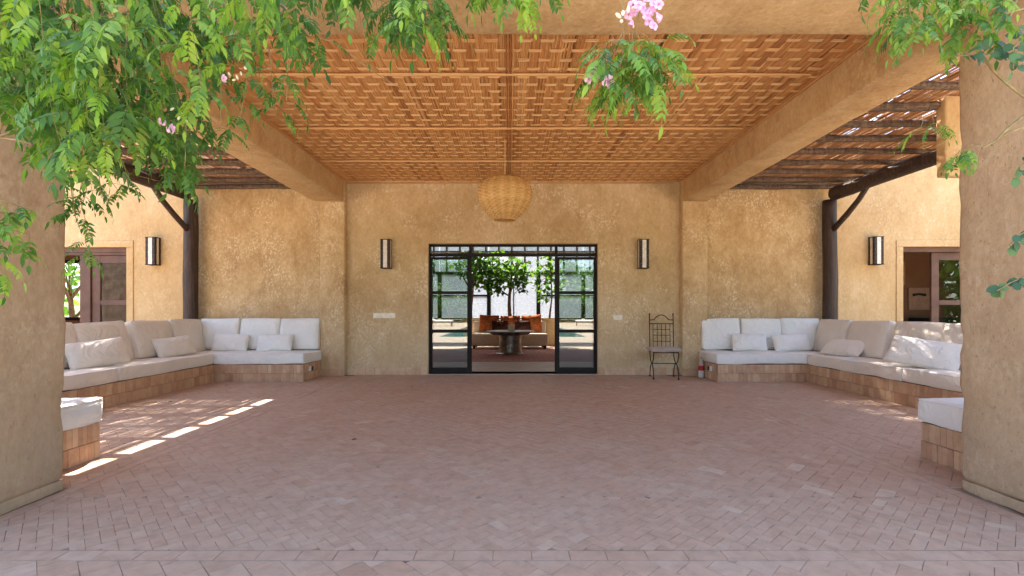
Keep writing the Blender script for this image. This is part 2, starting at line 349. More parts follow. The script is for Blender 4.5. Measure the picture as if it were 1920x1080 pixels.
M_LEAF = leafmat('vine_leaf', [(0.30, (0.028, 0.082, 0.022)), (0.5, (0.065, 0.155, 0.030)), (0.68, (0.12, 0.235, 0.036)), (0.85, (0.24, 0.36, 0.05))])
M_LEAFY = leafmat('young_vine_leaf', [(0.3, (0.12, 0.25, 0.04)), (0.6, (0.20, 0.36, 0.05)), (0.85, (0.30, 0.42, 0.06))], 0.45)
M_LEAFT = leafmat('tree_leaf', [(0.3, (0.04, 0.10, 0.025)), (0.6, (0.07, 0.17, 0.03)), (0.85, (0.13, 0.25, 0.05))], 0.4, 3)
M_LEAFI = leafmat('indoor_tree_leaf', [(0.3, (0.025, 0.075, 0.015)), (0.6, (0.055, 0.13, 0.02)), (0.85, (0.12, 0.22, 0.03))], 0.4, 3)
M_LEAFR = leafmat('round_leaf', [(0.3, (0.04, 0.09, 0.045)), (0.6, (0.06, 0.13, 0.06)), (0.85, (0.11, 0.20, 0.07))], 0.25)
M_STEM = simple('vine_stem', (0.26, 0.19, 0.09), 0.8, 0, 0.2, 0.25, 30)
M_PINK = simple('pink_petal', (0.74, 0.40, 0.60), 0.6, 0, 0.2, 0.22, 45); M_BUD = simple('cream_bud', (0.72, 0.62, 0.42), 0.6)

# ------------------------------------------------------------------ ground, floor
mb = MB(); mb.box(-300, 300, -300, 300, -0.12, -0.03); mb.build('ground', M_EARTH, kind='structure')
mb = MB(); mb.box(-14, 14, -3.4, 0.4, -0.03, -0.004, 0.5); mb.box(-14, -2.95, -26, -3.4, -0.03, -0.004, 0.4); mb.box(3.15, 14, -26, -3.4, -0.03, -0.004, 0.6); mb.box(-2.95, 3.15, -26, -20, -0.03, -0.004, 0.6)
mb.build('terrace', M_TERR, kind='structure')
mb = MB(); mb.box(-2.95, 3.15, -20, -3.4, -0.10, -0.02); mb.build('pool_water', M_WATER, kind='structure')

FX = 5.9
gr = MB(); gr.box(-FX, FX, 0.4, 8.6, -0.03, -0.003); floor = gr.build('floor', M_GROUT, kind='structure')
W = 0.0865
def clip(poly, x0, x1, y0, y1):
    for ax, v, s in ((0, x0, 1), (0, x1, -1), (1, y0, 1), (1, y1, -1)):
        out = []
        for i in range(len(poly)):
            a, b_ = poly[i - 1], poly[i]; da, db = (a[ax] - v) * s, (b_[ax] - v) * s
            if (da < 0) != (db < 0):
                t = da / (da - db); out.append((a[0] + (b_[0] - a[0]) * t, a[1] + (b_[1] - a[1]) * t))
            if db >= 0: out.append(b_)
        poly = out
        if len(poly) < 3: return None
    return poly
tiles = []
def add_tile(poly, lvl=0.0, hue=None):
    n_ = len(poly); cx = sum(p[0] for p in poly) / n_; cy = sum(p[1] for p in poly) / n_
    area = abs(sum(poly[i - 1][0] * poly[i][1] - poly[i][0] * poly[i - 1][1] for i in range(n_))) / 2
    if area < 0.0006: return
    tl = min(1, max(0, rnd.gauss(0.52, 0.13) + (0.25 if rnd.random() < 0.03 else 0)))
    tx, ty = rnd.uniform(-1, 1) * 0.006, rnd.uniform(-1, 1) * 0.006; h = rnd.uniform(-0.0010, 0.0010) + lvl
    lo = [(p[0], p[1], -0.004) for p in poly]
    hi = []
    for p in poly:
        q = (cx + (p[0] - cx) * 0.978, cy + (p[1] - cy) * 0.978); hi.append((q[0], q[1], h + (q[0] - cx) * tx + (q[1] - cy) * ty))
    tiles.append((cx, cy, lo + hi, n_, tl, area))
def rect(cx, cy, lx, ly, ang, g=0.0011):
    lx -= g * rnd.uniform(0.7, 2.0); ly -= g * rnd.uniform(0.7, 2.0); ang += rnd.gauss(0, 0.008); c, s = math.cos(ang), math.sin(ang)
    return [(cx + c * a - s * b_, cy + s * a + c * b_) for a, b_ in ((-lx / 2, -ly / 2), (lx / 2, -ly / 2), (lx / 2, ly / 2), (-lx / 2, ly / 2))]
def herring(x0, x1, y0, y1, ang=R(45), Wd=W):
    c, s = math.cos(ang), math.sin(ang); cx0, cy0 = (x0 + x1) / 2, (y0 + y1) / 2
    rad = math.hypot(x1 - x0, y1 - y0) / 2 / Wd + 4; N = int(rad * 1.1)
    for a in range(-N, N + 1):
        for b_ in range(-N // 2, N // 2 + 1):
            u, v_ = a + 2 * b_, a - 2 * b_
            for (ux, vy, lx, ly) in ((u + 1, v_ + 0.5, 2, 1), (u + 0.5, v_ + 2, 1, 2)):
                px_, py_ = cx0 + Wd * (c * ux - s * vy), cy0 + Wd * (s * ux + c * vy)
                if not (x0 - 0.15 < px_ < x1 + 0.15 and y0 - 0.15 < py_ < y1 + 0.15): continue
                poly = clip(rect(px_, py_, lx * Wd, ly * Wd, ang), x0, x1, y0, y1)
                if poly: add_tile(poly)
def course(x0, x1, y0, y1, L=0.172, along='x'):
    a, b_ = (x0, x1) if along == 'x' else (y0, y1); t = a
    while t < b_ - 0.01:
        e = min(b_, t + L * rnd.uniform(0.95, 1.05))
        if along == 'x': add_tile(rect((t + e) / 2, (y0 + y1) / 2, e - t, y1 - y0, 0, 0.0008), 0.0001)
        else: add_tile(rect((x0 + x1) / 2, (t + e) / 2, x1 - x0, e - t, 0, 0.0008), 0.0001)
        t = e
def diamonds(x0, x1, y0, y1, q=0.125):
    c = s = math.sqrt(0.5)
    N = int((x1 - x0 + y1 - y0) / q) + 2
    for a in range(-N, N):
        for b_ in range(-N, N):
            off = 0.5 * (a % 2)
            u, v_ = a, (b_ + off) * 1.15
            px_, py_ = q * (c * u - s * v_), q * (s * u + c * v_) + 1.0
            if not (x0 - 0.2 < px_ < x1 + 0.2 and y0 - 0.2 < py_ < y1 + 0.2): continue
            poly = clip(rect(px_, py_, q, q * 1.15, R(45)), x0, x1, y0, y1)
            if poly: add_tile(poly)
herring(-2.62, 2.62, 2.185, 2.80, R(43), 0.056); herring(-2.62, 2.62, 2.801, 8.105)
herring(-3.06, -2.71, 2.95, 7.97); herring(2.71, 3.06, 2.95, 7.97)
herring(-4.53, -3.15, 3.55, 7.36); herring(3.15, 4.53, 3.55, 7.36)
course(-2.70, 2.70, 2.096, 2.178); diamonds(-3.2, 3.2, 0.9, 2.09)
for xx in (-2.705, 2.625, -3.145, 3.065): course(xx, xx + 0.08, 2.19 if abs(xx + 0.04) < 2.8 else 2.95, 7.97, along='y')
herring(-3.15, -2.71, 0.9, 2.28); herring(2.71, 3.15, 0.9, 2.28)
def vis(t):
    x, y = t[0], t[1]
    if y < 1.9 or abs(x / y) > 1.07 or (abs(x) > 2.7 and y < 2.95): return 0
    return t[5] * EYE / (y * y * y)
tiles.sort(key=vis, reverse=True)
bulk = MB()
for i, (cx, cy, vv, n_, tl, area) in enumerate(tiles):
    fs = [tuple(range(n_, 2 * n_))] + [(k, (k + 1) % n_, n_ + (k + 1) % n_, n_ + k) for k in range(n_)]
    if i < 290:
        MB().add(vv, fs, tl).build('floor_tile', M_TILE, floor)
    else: bulk.add(vv, fs, tl)
bulk.build('floor_tile_field', M_TILE, floor, kind='stuff')

# ------------------------------------------------------------------ house walls
HW = 4.1
mb = MB(); wall(mb, -2.76, 2.86, 0.0, HW, 8.11, 8.46, [(-1.39, 1.48, -0.01, 2.22)], 0.3)
main = mb.build('house_wall', MPM, label='ochre plaster wall around the open glass doors', cat='wall', smooth=True, auto=40)
def skirting(parent, x0, x1, yf, z1=0.125):
    t = x0
    while t < x1 - 0.02:
        e = min(x1, t + rnd.choice([0.10, 0.10, 0.2, 0.22, 0.16]))
        if x1 - e < 0.04: e = x1
        MB().bbox(t + 0.001, e - 0.001, yf - 0.012 - rnd.uniform(0, 0.003), yf + 0.01, 0.0, z1, 0.003, min(1, max(0, rnd.gauss(0.85, 0.2)))).build('skirting_tile', M_BASE, parent)
        t = e
skirting(main, -2.75, -1.40, 8.11); skirting(main, 1.49, 2.85, 8.11)
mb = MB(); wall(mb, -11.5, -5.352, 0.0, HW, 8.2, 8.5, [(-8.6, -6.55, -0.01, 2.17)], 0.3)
wl = mb.build('house_wall', MPO, label='bright lit-toned ochre house wall left of the left post, with the brown glazed door opening', cat='wall', smooth=True, auto=40)
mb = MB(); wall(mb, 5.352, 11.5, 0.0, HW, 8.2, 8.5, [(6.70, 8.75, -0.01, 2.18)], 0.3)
wr = mb.build('house_wall', MPO, label='bright lit-toned ochre house wall right of the right post, with the open brown doorway', cat='wall', smooth=True, auto=40)
mb = MB(); wall(mb, -5.35, -3.172, 0.0, HW, 8.2, 8.5, [], 0.3); mb.build('house_wall', MP, label='mottled shade-toned ochre wall above the back bench at left, between post and pilaster', cat='wall', smooth=True, auto=40)  # darker plaster than the outer wall: pergola shade painted into the colour
mb = MB(); wall(mb, 3.282, 5.35, 0.0, HW, 8.2, 8.5, [], 0.3); mb.build('house_wall', MP, label='mottled shade-toned ochre wall above the back bench at right, between pilaster and post', cat='wall', smooth=True, auto=40)  # right bay likewise, its darker colour carries the pergola's shade
for (wp, x0, x1, zt) in ((wl, -8.6, -6.55, 2.17), (wr, 6.70, 8.75, 2.18)):
    mb = MB(); b0 = 0.115
    mb.bbox(x0 - b0, x1 + b0, 8.182, 8.21, zt, zt + b0, 0.004); mb.bbox(x0 - b0, x0, 8.182, 8.21, 0, zt - 0.002, 0.004); mb.bbox(x1, x1 + b0, 8.182, 8.21, 0, zt - 0.002, 0.004)
    mb.build('surround', MPO, wp)
# pilasters
for (x0, x1, s) in ((-3.17, -2.762, 'left'), (2.862, 3.28, 'right')):
    mb = MB(); rbox(mb, (x0, 7.985, 0), (x1, 8.45, HW), 0.018, 0.2, 0.008)
    p = mb.build('pilaster', MP, label='shallow plaster pilaster on the %s of the door wall under the beam' % s, cat='pilaster', smooth=True)
    MB().bbox(x0 + 0.004, x1 - 0.004, 7.975, 7.99, 0.0, 0.12, 0.004, 0.5).build('skirting_tile', M_BASE, p)
# side beams and front beam
def beamwarp(p, n): return p
for (x0, x1, s) in ((-3.27, -2.77, 'left'), (2.865, 3.275, 'right')):
    mb = MB(); rbox(mb, (x0, 2.95, 2.90), (x1, 7.982, 3.9), 0.02, 0.16, 0.009, 1.6)
    mb.build('plaster_beam', MPB, label='long ochre plaster beam along the %s side of the woven ceiling' % s, cat='beam', smooth=True)
mb = MB(); rbox(mb, (-3.45, 2.36, 2.768), (3.45, 2.935, HW), 0.022, 0.16, 0.009, 1.6)
mb.build('plaster_beam', MPB, label='wide ochre cross beam overhead at the front of the porch between the two columns', cat='beam', smooth=True)
mb = MB(); mb.box(-3.2, 3.2, 2.94, 8.10, 3.36, HW - 0.01); mb.build('porch_roof', MPB, label='flat roof slab above the woven cane ceiling', cat='roof')
for s, nm in ((-1, 'left'), (1, 'right')):
    # front columns
    xa, xb = (2.706 if s < 0 else 2.735, 3.36)
    mb = MB()
    def cw(p, n, s=s):
        # worn arris: chips on the inner far edge
        if p.y > 2.8 and abs(p.x) < 2.85:
            k = max(0, noise.noise(Vector((3.1 * s, 0, p.z * 5.0)))) * 0.02 + max(0, noise.noise(Vector((s, 2, p.z * 17.0)))) * 0.01
            p = p + Vector((s * k, -k, 0))
        p = p + Vector((-s * 0.018 * max(0, p.z - 0.2) / 2.5, 0, 0))
        return p
    lo = (min(s * xa, s * xb), 2.25, 0.065); hi = (max(s * xa, s * xb), 2.925, 2.77)
    rbox(mb, lo, hi, 0.03, 0.09, 0.012, 1.7, cw)
    c = mb.build('column', MPC, smooth=True, label='thick square plaster column at the %s edge of the photo, %s' % (nm, 'its foot cracked' if s < 0 else 'with vine twigs crossing it'), cat='column')
    mb = MB(); rbox(mb, (lo[0] + 0.004, 2.26, 0), (hi[0] - 0.004, 2.916, 0.064), 0.006, 0.045, 0.009, 5)
    mb.build('plinth', MPC, c, smooth=True)
    # outer beam stub that carries the pergola
    a, b_ = sorted((s * 4.39, s * 5.9)); mb = MB(); rbox(mb, (a, 4.84, 2.45), (b_, 4.96, 3.34), 0.025, 0.15, 0.008)
    mb.build('beam_stub', MPO, smooth=True, label='orange plaster beam end under the %s pergola, beside the column' % nm, cat='beam')
    a, b_ = sorted((s * 5.9, s * 6.2)); mb = MB(); rbox(mb, (a, 4.84, 0), (b_, 5.2, 3.34), 0.025, 0.2, 0.008)
    mb.build('outer_pier', MPO, smooth=True, label='ochre plaster pier outside the %s seating corner' % nm, cat='column')
# rooms behind
def room(name, x0, x1, y0, y1, z1, mat, label, floor_m=None, back=None, roof_y1=None):
    root = empty(name, ((x0 + x1) / 2, (y0 + y1) / 2, 0), label, 'room')
    mb = MB(); mb.box(x0 - 0.2, x0, y0, y1, 0, z1); mb.box(x1, x1 + 0.2, y0, y1, 0, z1); mb.build('side_wall', mat, root)
    if back is not None:
        mb = MB(); wall(mb, x0, x1, 0, z1, y1, y1 + 0.2, back, 2.0, 0); mb.build('back_wall', mat, root)
    mb = MB(); mb.box(x0 - 0.2, x1 + 0.2, y0, (roof_y1 or y1 + 0.2), z1, z1 + 0.3); mb.build('roof', M_INW, root)
    mb = MB(); mb.box(x0, x1, y0 - 0.3, y1, -0.03, 0.012); mb.build('room_floor', floor_m or M_CONC, root)
    return root
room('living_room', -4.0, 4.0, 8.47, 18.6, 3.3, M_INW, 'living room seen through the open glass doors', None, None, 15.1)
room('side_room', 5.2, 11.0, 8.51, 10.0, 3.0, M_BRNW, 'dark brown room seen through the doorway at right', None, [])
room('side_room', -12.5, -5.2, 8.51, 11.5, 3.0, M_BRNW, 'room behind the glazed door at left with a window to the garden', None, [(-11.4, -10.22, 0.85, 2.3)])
mb = MB(); mb.box(-4.0, 4.0, 8.11, 8.47, -0.03, 0.012); mb.build('threshold_floor', M_CONC, kind='structure')

# ------------------------------------------------------------------ woven ceiling
ceil = empty('woven_ceiling', (0.05, 5.5, 3.27), 'woven cane mat ceiling over the middle of the porch', 'ceiling')
ys = [2.9, 4.40, 5.70, 6.95, 8.115]; xs_ = [-2.80, -0.02, 2.88]
BW = 0.09; ROW = 0.145
def zc(x, y): return 3.275 + 0.012 * noise.noise(Vector((x * 0.7, y * 0.7, 3)))
for iy in range(4):
    for ix in range(2):
        x0, x1, y0, y1 = xs_[ix], xs_[ix + 1], ys[iy], ys[iy + 1]
        pan = MB().box(x0 + 0.01, x1 - 0.01, y0 + 0.01, y1 - 0.01, 3.31, 3.33, 0.35).build('mat_panel', M_REED, ceil)
        nb = int(round((x1 - x0) / BW)); bw = (x1 - x0) / nb; nr = int(round((y1 - y0) / ROW)); rw = (y1 - y0) / nr
        jit = [rnd.gauss(0, 0.005) for _ in range(nb)]
        for i in range(nb):
            mb = MB(); base_t = rnd.gauss(0.45, 0.1)
            for k in range(6):
                if rnd.random() < 0.01: continue
                tt = min(1, max(0, base_t + rnd.gauss(0, 0.16))); r = 0.0078 * rnd.uniform(0.8, 1.2)
                xk = x0 + (i + 0.5) * bw + jit[i] + (k - 2.5) * (bw * 0.168) + rnd.gauss(0, 0.0016); ph = rnd.uniform(0, 9)
                vs = []; fs = []; steps = nr * 2
                for q in range(steps + 1):
                    y = y0 + (y1 - y0) * q / steps
                    z = zc(xk, y) - 0.002 * math.cos(math.pi * ((y - y0) / rw - 0.5) + math.pi * i) + rnd.gauss(0, 0.0012)
                    xx = xk + 0.004 * noise.noise(Vector((ph, y * 3, 0)))
                    for a in (-1, -0.45, 0.45, 1): vs.append((xx + a * r, y, z - 0.7 * r * math.sqrt(max(0, 1 - a * a))))
                    if q:
                        b0 = (q - 1) * 4
                        for a in range(3): fs.append((b0 + a, b0 + 4 + a, b0 + 5 + a, b0 + 1 + a))
                mb.add(vs, fs, tt)
            mb.build('cane_bundle', M_REED, pan, smooth=False)
        for j in range(nr):
            mb = MB(); base_t = rnd.gauss(0.8, 0.1)
            for k in range(4):
                tt = min(1, max(0, base_t + rnd.gauss(0, 0.14))); r = 0.0056
                yk = y0 + (j + 0.5) * rw + (k - 1.5) * 0.0112 + rnd.gauss(0, 0.002); ph = rnd.uniform(0, 9); vs = []; fs = []; steps = nb * 6
                for q in range(steps + 1):
                    x = x0 + (x1 - x0) * q / steps
                    i_f = (x - x0) / bw - 0.5; w_ = math.cos(math.pi * i_f + math.pi * j); w_ = max(-1.0, min(1.0, (w_ - 0.35) * 4))
                    z = zc(x, yk) - 0.0040 + 0.0048 * w_
                    yy = yk + 0.006 * noise.noise(Vector((x * 2.5, ph, 0)))
                    for a in (-1, -0.45, 0.45, 1): vs.append((x, yy + a * r, z - 0.5 * r * math.sqrt(max(0, 1 - a * a))))
                    if q:
                        b0 = (q - 1) * 4
                        for a in range(3): fs.append((b0 + a, b0 + 1 + a, b0 + 5 + a, b0 + 4 + a))
                mb.add(vs, fs, tt)
            mb.build('cross_cane', M_BAT if rnd.random() < 0.75 else M_REED, pan)
for y in ys[1:4]:
    for k in range(2):
        yy = y + (k - 0.5) * 0.019
        pts = [(x / 4, yy + 0.008 * noise.noise(Vector((x * 0.4, k * 3, y))), 3.252 + 0.005 * noise.noise(Vector((x, y, k)))) for x in range(-11, 12)]
        MB().tube(pts, 0.0085, 6, rnd.uniform(0.4, 0.9)).build('batten_cane', M_BAT, ceil)
for k in range(4):
    pts = [(-0.035 + k * 0.019 + 0.008 * noise.noise(Vector((y * 0.5, k, 0))), 2.95 + y / 4, 3.253 + 0.004 * noise.noise(Vector((y, k, 9)))) for y in range(0, 21)]
    MB().tube(pts, 0.0062, 6, (0.0, 0.25, 0.05, 0.7)[k]).build('batten_cane', M_REED, ceil)
for x in (-2.755, 2.85):
    MB().tube([(x, 2.95 + y / 4, 3.235 + 0.006 * noise.noise(Vector((x, y, 0)))) for y in range(0, 21)], 0.010, 6, 0.35).build('batten_cane', M_REED, ceil)
MB().tube([(x / 4, 8.098, 3.238) for x in range(-11, 12)], 0.009, 6, 0.2).build('batten_cane', M_REED, ceil)

# ------------------------------------------------------------------ pergolas
RY = [3.09 + 0.46 * k for k in range(11)] + [8.13]
for s, nm in ((-1, 'left'), (1, 'right')):
    root = empty('pergola', (s * 5.35, 8.0, 0), 'rough log pergola roofed with reeds over the %s seating corner' % nm, 'pergola')
    pts = [(s * 5.345 + 0.012 * noise.noise(Vector((s * 4, 0, z))), 8.03, z) for z in [0, 0.4, 0.8, 1.2, 1.6, 2.0, 2.4, 2.8, 2.93]]
    MB().tube(pts, [0.118, 0.116, 0.113, 0.112, 0.11, 0.108, 0.108, 0.107, 0.106], 14, 0.5, None, True, 0.12, s).build('post', M_POST, root, smooth=True)
    pts = [(s * (5.33 + 0.02 * math.sin(y * 1.3)), y, 3.015 + 0.015 * math.sin(y * 2.1)) for y in [5.22 + 0.38 * i for i in range(8)]]
    MB().tube(pts, [0.095, 0.1, 0.1, 0.105, 0.108, 0.11, 0.115, 0.11], 14, 0.5, None, True, 0.15, s + 5).build('log_beam', M_POST, root, smooth=True)
    MB().tube([(s * 5.345, 7.96, 2.42), (s * 5.39, 7.7, 2.62), (s * 5.40, 7.45, 2.80), (s * 5.36, 7.2, 2.96)], [0.045, 0.043, 0.042, 0.04], 8, 0.5, None, True, 0.2, s).build('brace', M_POST, root, smooth=True)
    for y in RY:
        n_ = 12; x_a, x_b = 3.2, 5.75; yo = rnd.uniform(-0.01, 0.01); sd_ = rnd.random() * 50; r0 = rnd.uniform(0.042, 0.054)
        if abs(y - 4.93) < 0.2: pass
        pts = [(s * (x_a + (x_b - x_a) * i / n_), y + yo + 0.02 * noise.noise(Vector((i * 0.4, sd_, 0))), 3.185 + 0.018 * noise.noise(Vector((i * 0.4, sd_, 5)))) for i in range(n_ + 1)]
        MB().tube(pts, [r0 * (1 - 0.2 * i / n_) for i in range(n_ + 1)], 10, 0.5, None, True, 0.25, sd_).build('rafter', M_LOG, root, smooth=True)
    mb = MB(); xi = 3.425 if s < 0 else 3.285; x = xi
    while x < 5.8:
        r = rnd.uniform(0.0045, 0.0075)
        t = 2.85 + rnd.uniform(0, 0.3)
        while t < 8.19:
            hole = rnd.random() < (0.5 if t < 5.4 else 0.3 if t < 6 and s > 0 else 0.06)
            L = rnd.uniform(0.06, 0.20) if hole else rnd.uniform(0.3, 1.1); e = min(8.19, t + L)
            if not hole or e - t < 0.05:
                k = max(1, int((e - t) / 0.35)); sk = rnd.gauss(0, 0.006); ph = rnd.random() * 40; zz = 3.258 + rnd.uniform(-0.006, 0.010)
                pts = [(s * max(xi, x + sk * (q / k - 0.5) + 0.003 * noise.noise(Vector((ph, q * 0.7, 0)))), t + (e - t) * q / k, zz) for q in range(k + 1)]
                mb.tube(pts, r, 5, min(1, max(0, rnd.gauss(0.5, 0.22))), cap=False)
            t = e + 0.001
        x += r * 2 * 0.80
    y = 2.95
    while y < 8.15:                           # cross bindings
        mb.tube([(s * (xi + 0.3 * q), y + 0.01 * noise.noise(Vector((q * 0.9, y * 7, s))), 3.266) for q in range(9)], rnd.uniform(0.006, 0.010), 5, rnd.random(), cap=False); y += rnd.uniform(0.09, 0.2)
    for _ in range(110):                       # loose second layer
        x = rnd.uniform(xi + 0.03, 5.8); t = rnd.uniform(2.9, 7.0); L = rnd.uniform(0.5, 1.6); sk = rnd.gauss(0, 0.02)
        mb.tube([(s * x, t, 3.272), (s * (x + sk), min(8.19, t + L), 3.274)], rnd.uniform(0.005, 0.007), 5, rnd.random(), cap=False)
    mb.build('reed_cover', M_PREED, root, kind='stuff')

# ------------------------------------------------------------------ built-in benches
SZ = 0.265
for s, nm in ((-1, 'left'), (1, 'right')):
    root = empty('masonry_bench', (s * 4.2, 5.6, 0), 'U shaped built-in bench faced with upright terracotta tiles in the %s seating corner' % nm, 'bench')
    def bx(a, b_, y0, y1, z0, z1, mb):
        a, b_ = sorted((s * a, s * b_)); mb.box(a, b_, y0, y1, z0, z1)
    mb = MB(); bx(3.165, 5.29, 7.335, 8.19, 0, SZ - 0.004, mb); bx(4.535, 5.29, 3.56, 7.335, 0, SZ - 0.004, mb); bx(3.055, 5.29, 2.95, 3.56, 0, SZ - 0.004, mb)
    mb.build('core', M_GROUT, root)
    mb = MB(); bx(5.30, 5.4, 2.95, 7.85, 0, 0.72, mb); mb.build('backrest', MPO, root)
    faces = []   # (p0, p1, outward normal) runs, each two courses of upright tiles
    runs = [((3.165, 7.335), (4.535, 7.335), (0, -1), 0.058), ((4.535, 7.335), (4.535, 3.56), (-1, 0), 0.056), ((3.165, 8.18), (3.165, 7.335), (-1, 0), 0.085),
            ((4.535, 3.56), (3.055, 3.56), (0, 1), 0.11), ((3.055, 3.56), (3.055, 2.95), (-1, 0), 0.044)]
    allt = []
    for (p0, p1, nrm, tw) in runs:
        L = math.hypot(p1[0] - p0[0], p1[1] - p0[1]); ux, uy = (p1[0] - p0[0]) / L, (p1[1] - p0[1]) / L
        for rowi, (z0, z1) in enumerate(((0.0, 0.128), (0.131, SZ))):
            t = 0.0 - 0.02 * rowi
            while t < L - 0.005:
                wd = tw * rnd.choice([0.85, 1, 1, 1.1, 1.6 if 0.05 < tw < 0.1 else 1]); a = max(0, t); e = min(L, t + wd)
                if L - e < 0.02: e = L
                if e - a > 0.01:
                    out = 0.011 + rnd.uniform(-0.0015, 0.002)
                    qa = (p0[0] + ux * (a + 0.0008), p0[1] + uy * (a + 0.0008)); qb = (p0[0] + ux * (e - 0.0008), p0[1] + uy * (e - 0.0008))
                    xs2 = sorted((qa[0], qb[0], qa[0] + nrm[0] * out, qb[0] + nrm[0] * out)); ys2 = sorted((qa[1], qb[1], qa[1] + nrm[1] * out, qb[1] + nrm[1] * out))
                    allt.append((xs2[0], xs2[-1], ys2[0], ys2[-1], z0, z1, tw >= 0.11))
                t += wd
    for i, (a, b_, y0, y1, z0, z1, back) in enumerate(allt):
        mb = MB(); a, b_ = sorted((s * a, s * b_)); tt = min(1, max(0, rnd.gauss(0.5 if z0 > 0 else 0.42, 0.2)))
        mb.bbox(a, b_, y0, y1, z0 + 0.001, z1 - rnd.uniform(0, 0.002), 0.0018, tt)
        mb.build('facing_tile', M_BASE, root)
    # socket on the bench end
    a, b_ = sorted((s * 3.133, s * 3.153)); skt = MB().bbox(a, b_, 7.50, 7.56, 0.14, 0.215, 0.003).build('wall_socket', M_PLW, label='small white socket on the end of the %s tiled bench' % nm, cat='socket')
    a, b_ = sorted((s * 3.115, s * 3.133)); MB().bbox(a, b_, 7.56, 7.60, 0.145, 0.21, 0.004).build('plug', M_BLK, skt)

# ------------------------------------------------------------------ cushions
def soft(sx, sy, sz, r, crown, seed, pill=0.0, sag=0.0):
    mb = MB()
    def wf(p, n):
        u, v_, w_ = p.x / (sx / 2), p.y / (sy / 2), p.z / (sz / 2)
        fu = max(0, 1 - u * u); fv = max(0, 1 - v_ * v_)
        if pill:
            k = (fu ** 0.45) * (fv ** 0.45); k = 0.12 + 0.88 * k
            p = Vector((p.x * (1 - 0.05 * (1 - abs(v_)) * abs(u)), p.y * (1 - 0.07 * (1 - abs(u)) * abs(v_)), p.z * k))
            p.z += 0.012 * noise.noise(Vector((p.x * 5 + seed, p.y * 5, 0)))
        else:
            p = p + Vector((0, 0, math.copysign(crown * min(1, (fu * fv) ** 0.6 * 1.1), w_) if abs(w_) > 0.3 else 0))
            p = p + Vector((0.010 * noise.noise(p * 3 + Vector((seed, 0, 0))), 0.010 * noise.noise(p * 3 + Vector((0, seed, 0))), 0.012 * noise.noise(p * 4 + Vector((0, 0, seed)))))
            wr_ = 0.004 * noise.noise(Vector((p.x * 14 + seed, p.y * 5, p.z * 9))); p = p + n * wr_
            if sag: p.z -= sag * (1 + v_) * 0.5 * (0.6 + 0.4 * math.sin(u * 3 + seed))
        return p
    rbox(mb, (-sx / 2, -sy / 2, -sz / 2), (sx / 2, sy / 2, sz / 2), r, 0.035 if max(sx, sy) < 1 else 0.06, 0, 1, wf)
    return mb, wf
def cushion(name, sx, sy, sz, loc, rot, mat, label, cat='cushion', r=0.03, crown=0.02, pill=0.0, seed=0, group=None):
    mb, wf = soft(sx, sy, sz, r, crown, seed, pill)
    o = mb.build(name, mat, origin=(0, 0, 0), smooth=True, label=label, cat=cat, group=group)
    pip = MB(); levels = (0,) if pill else (-1, 1)
    for lv in levels:
        pts = []; k = 10; a, b_ = (sx / 2 - 0.29 * r, sy / 2 - 0.29 * r) if not pill else (sx / 2 - 0.006, sy / 2 - 0.006)
        rr = 0.02
        ring = []
        for (cx, cy, a0) in ((a - rr, b_ - rr, 0), (-a + rr, b_ - rr, 90), (-a + rr, -b_ + rr, 180), (a - rr, -b_ + rr, 270)):
            for q in range(4): ring.append((cx + rr * math.cos(R(a0 + q * 30)), cy + rr * math.sin(R(a0 + q * 30))))
        full = []
        for q in range(len(ring)):
            p, p2 = ring[q], ring[(q + 1) % len(ring)]; L = math.hypot(p2[0] - p[0], p2[1] - p[1]); m_ = max(1, int(L / 0.08))
            full += [(p[0] + (p2[0] - p[0]) * t / m_, p[1] + (p2[1] - p[1]) * t / m_) for t in range(m_)]
        full.append(full[0])
        for (x, y) in full:
            p = Vector((x, y, lv * (sz / 2 - 0.29 * r))) if lv else Vector((x * 1.012, y * 1.012, 0)); n = Vector((x, y, 0)).normalized()
            q = wf(p, Vector((0, 0, 0))) if not pill else Vector((x * (1 - 0.05 * (1 - abs(y / (sy / 2))) * abs(x / (sx / 2))), y * (1 - 0.07 * (1 - abs(x / (sx / 2))) * abs(y / (sy / 2))), 0.012 * noise.noise(Vector((x * 5 + seed, y * 5, 0)))))
            q = q + n * (0.001 if not pill else 0.006); pts.append(q)
        pip.tube(pts, 0.0055, 6, cap=False)
    pip.build('piping', mat, o, smooth=True)
    o.location = loc; o.rotation_euler = rot
    return o
ST = SZ + 0.165
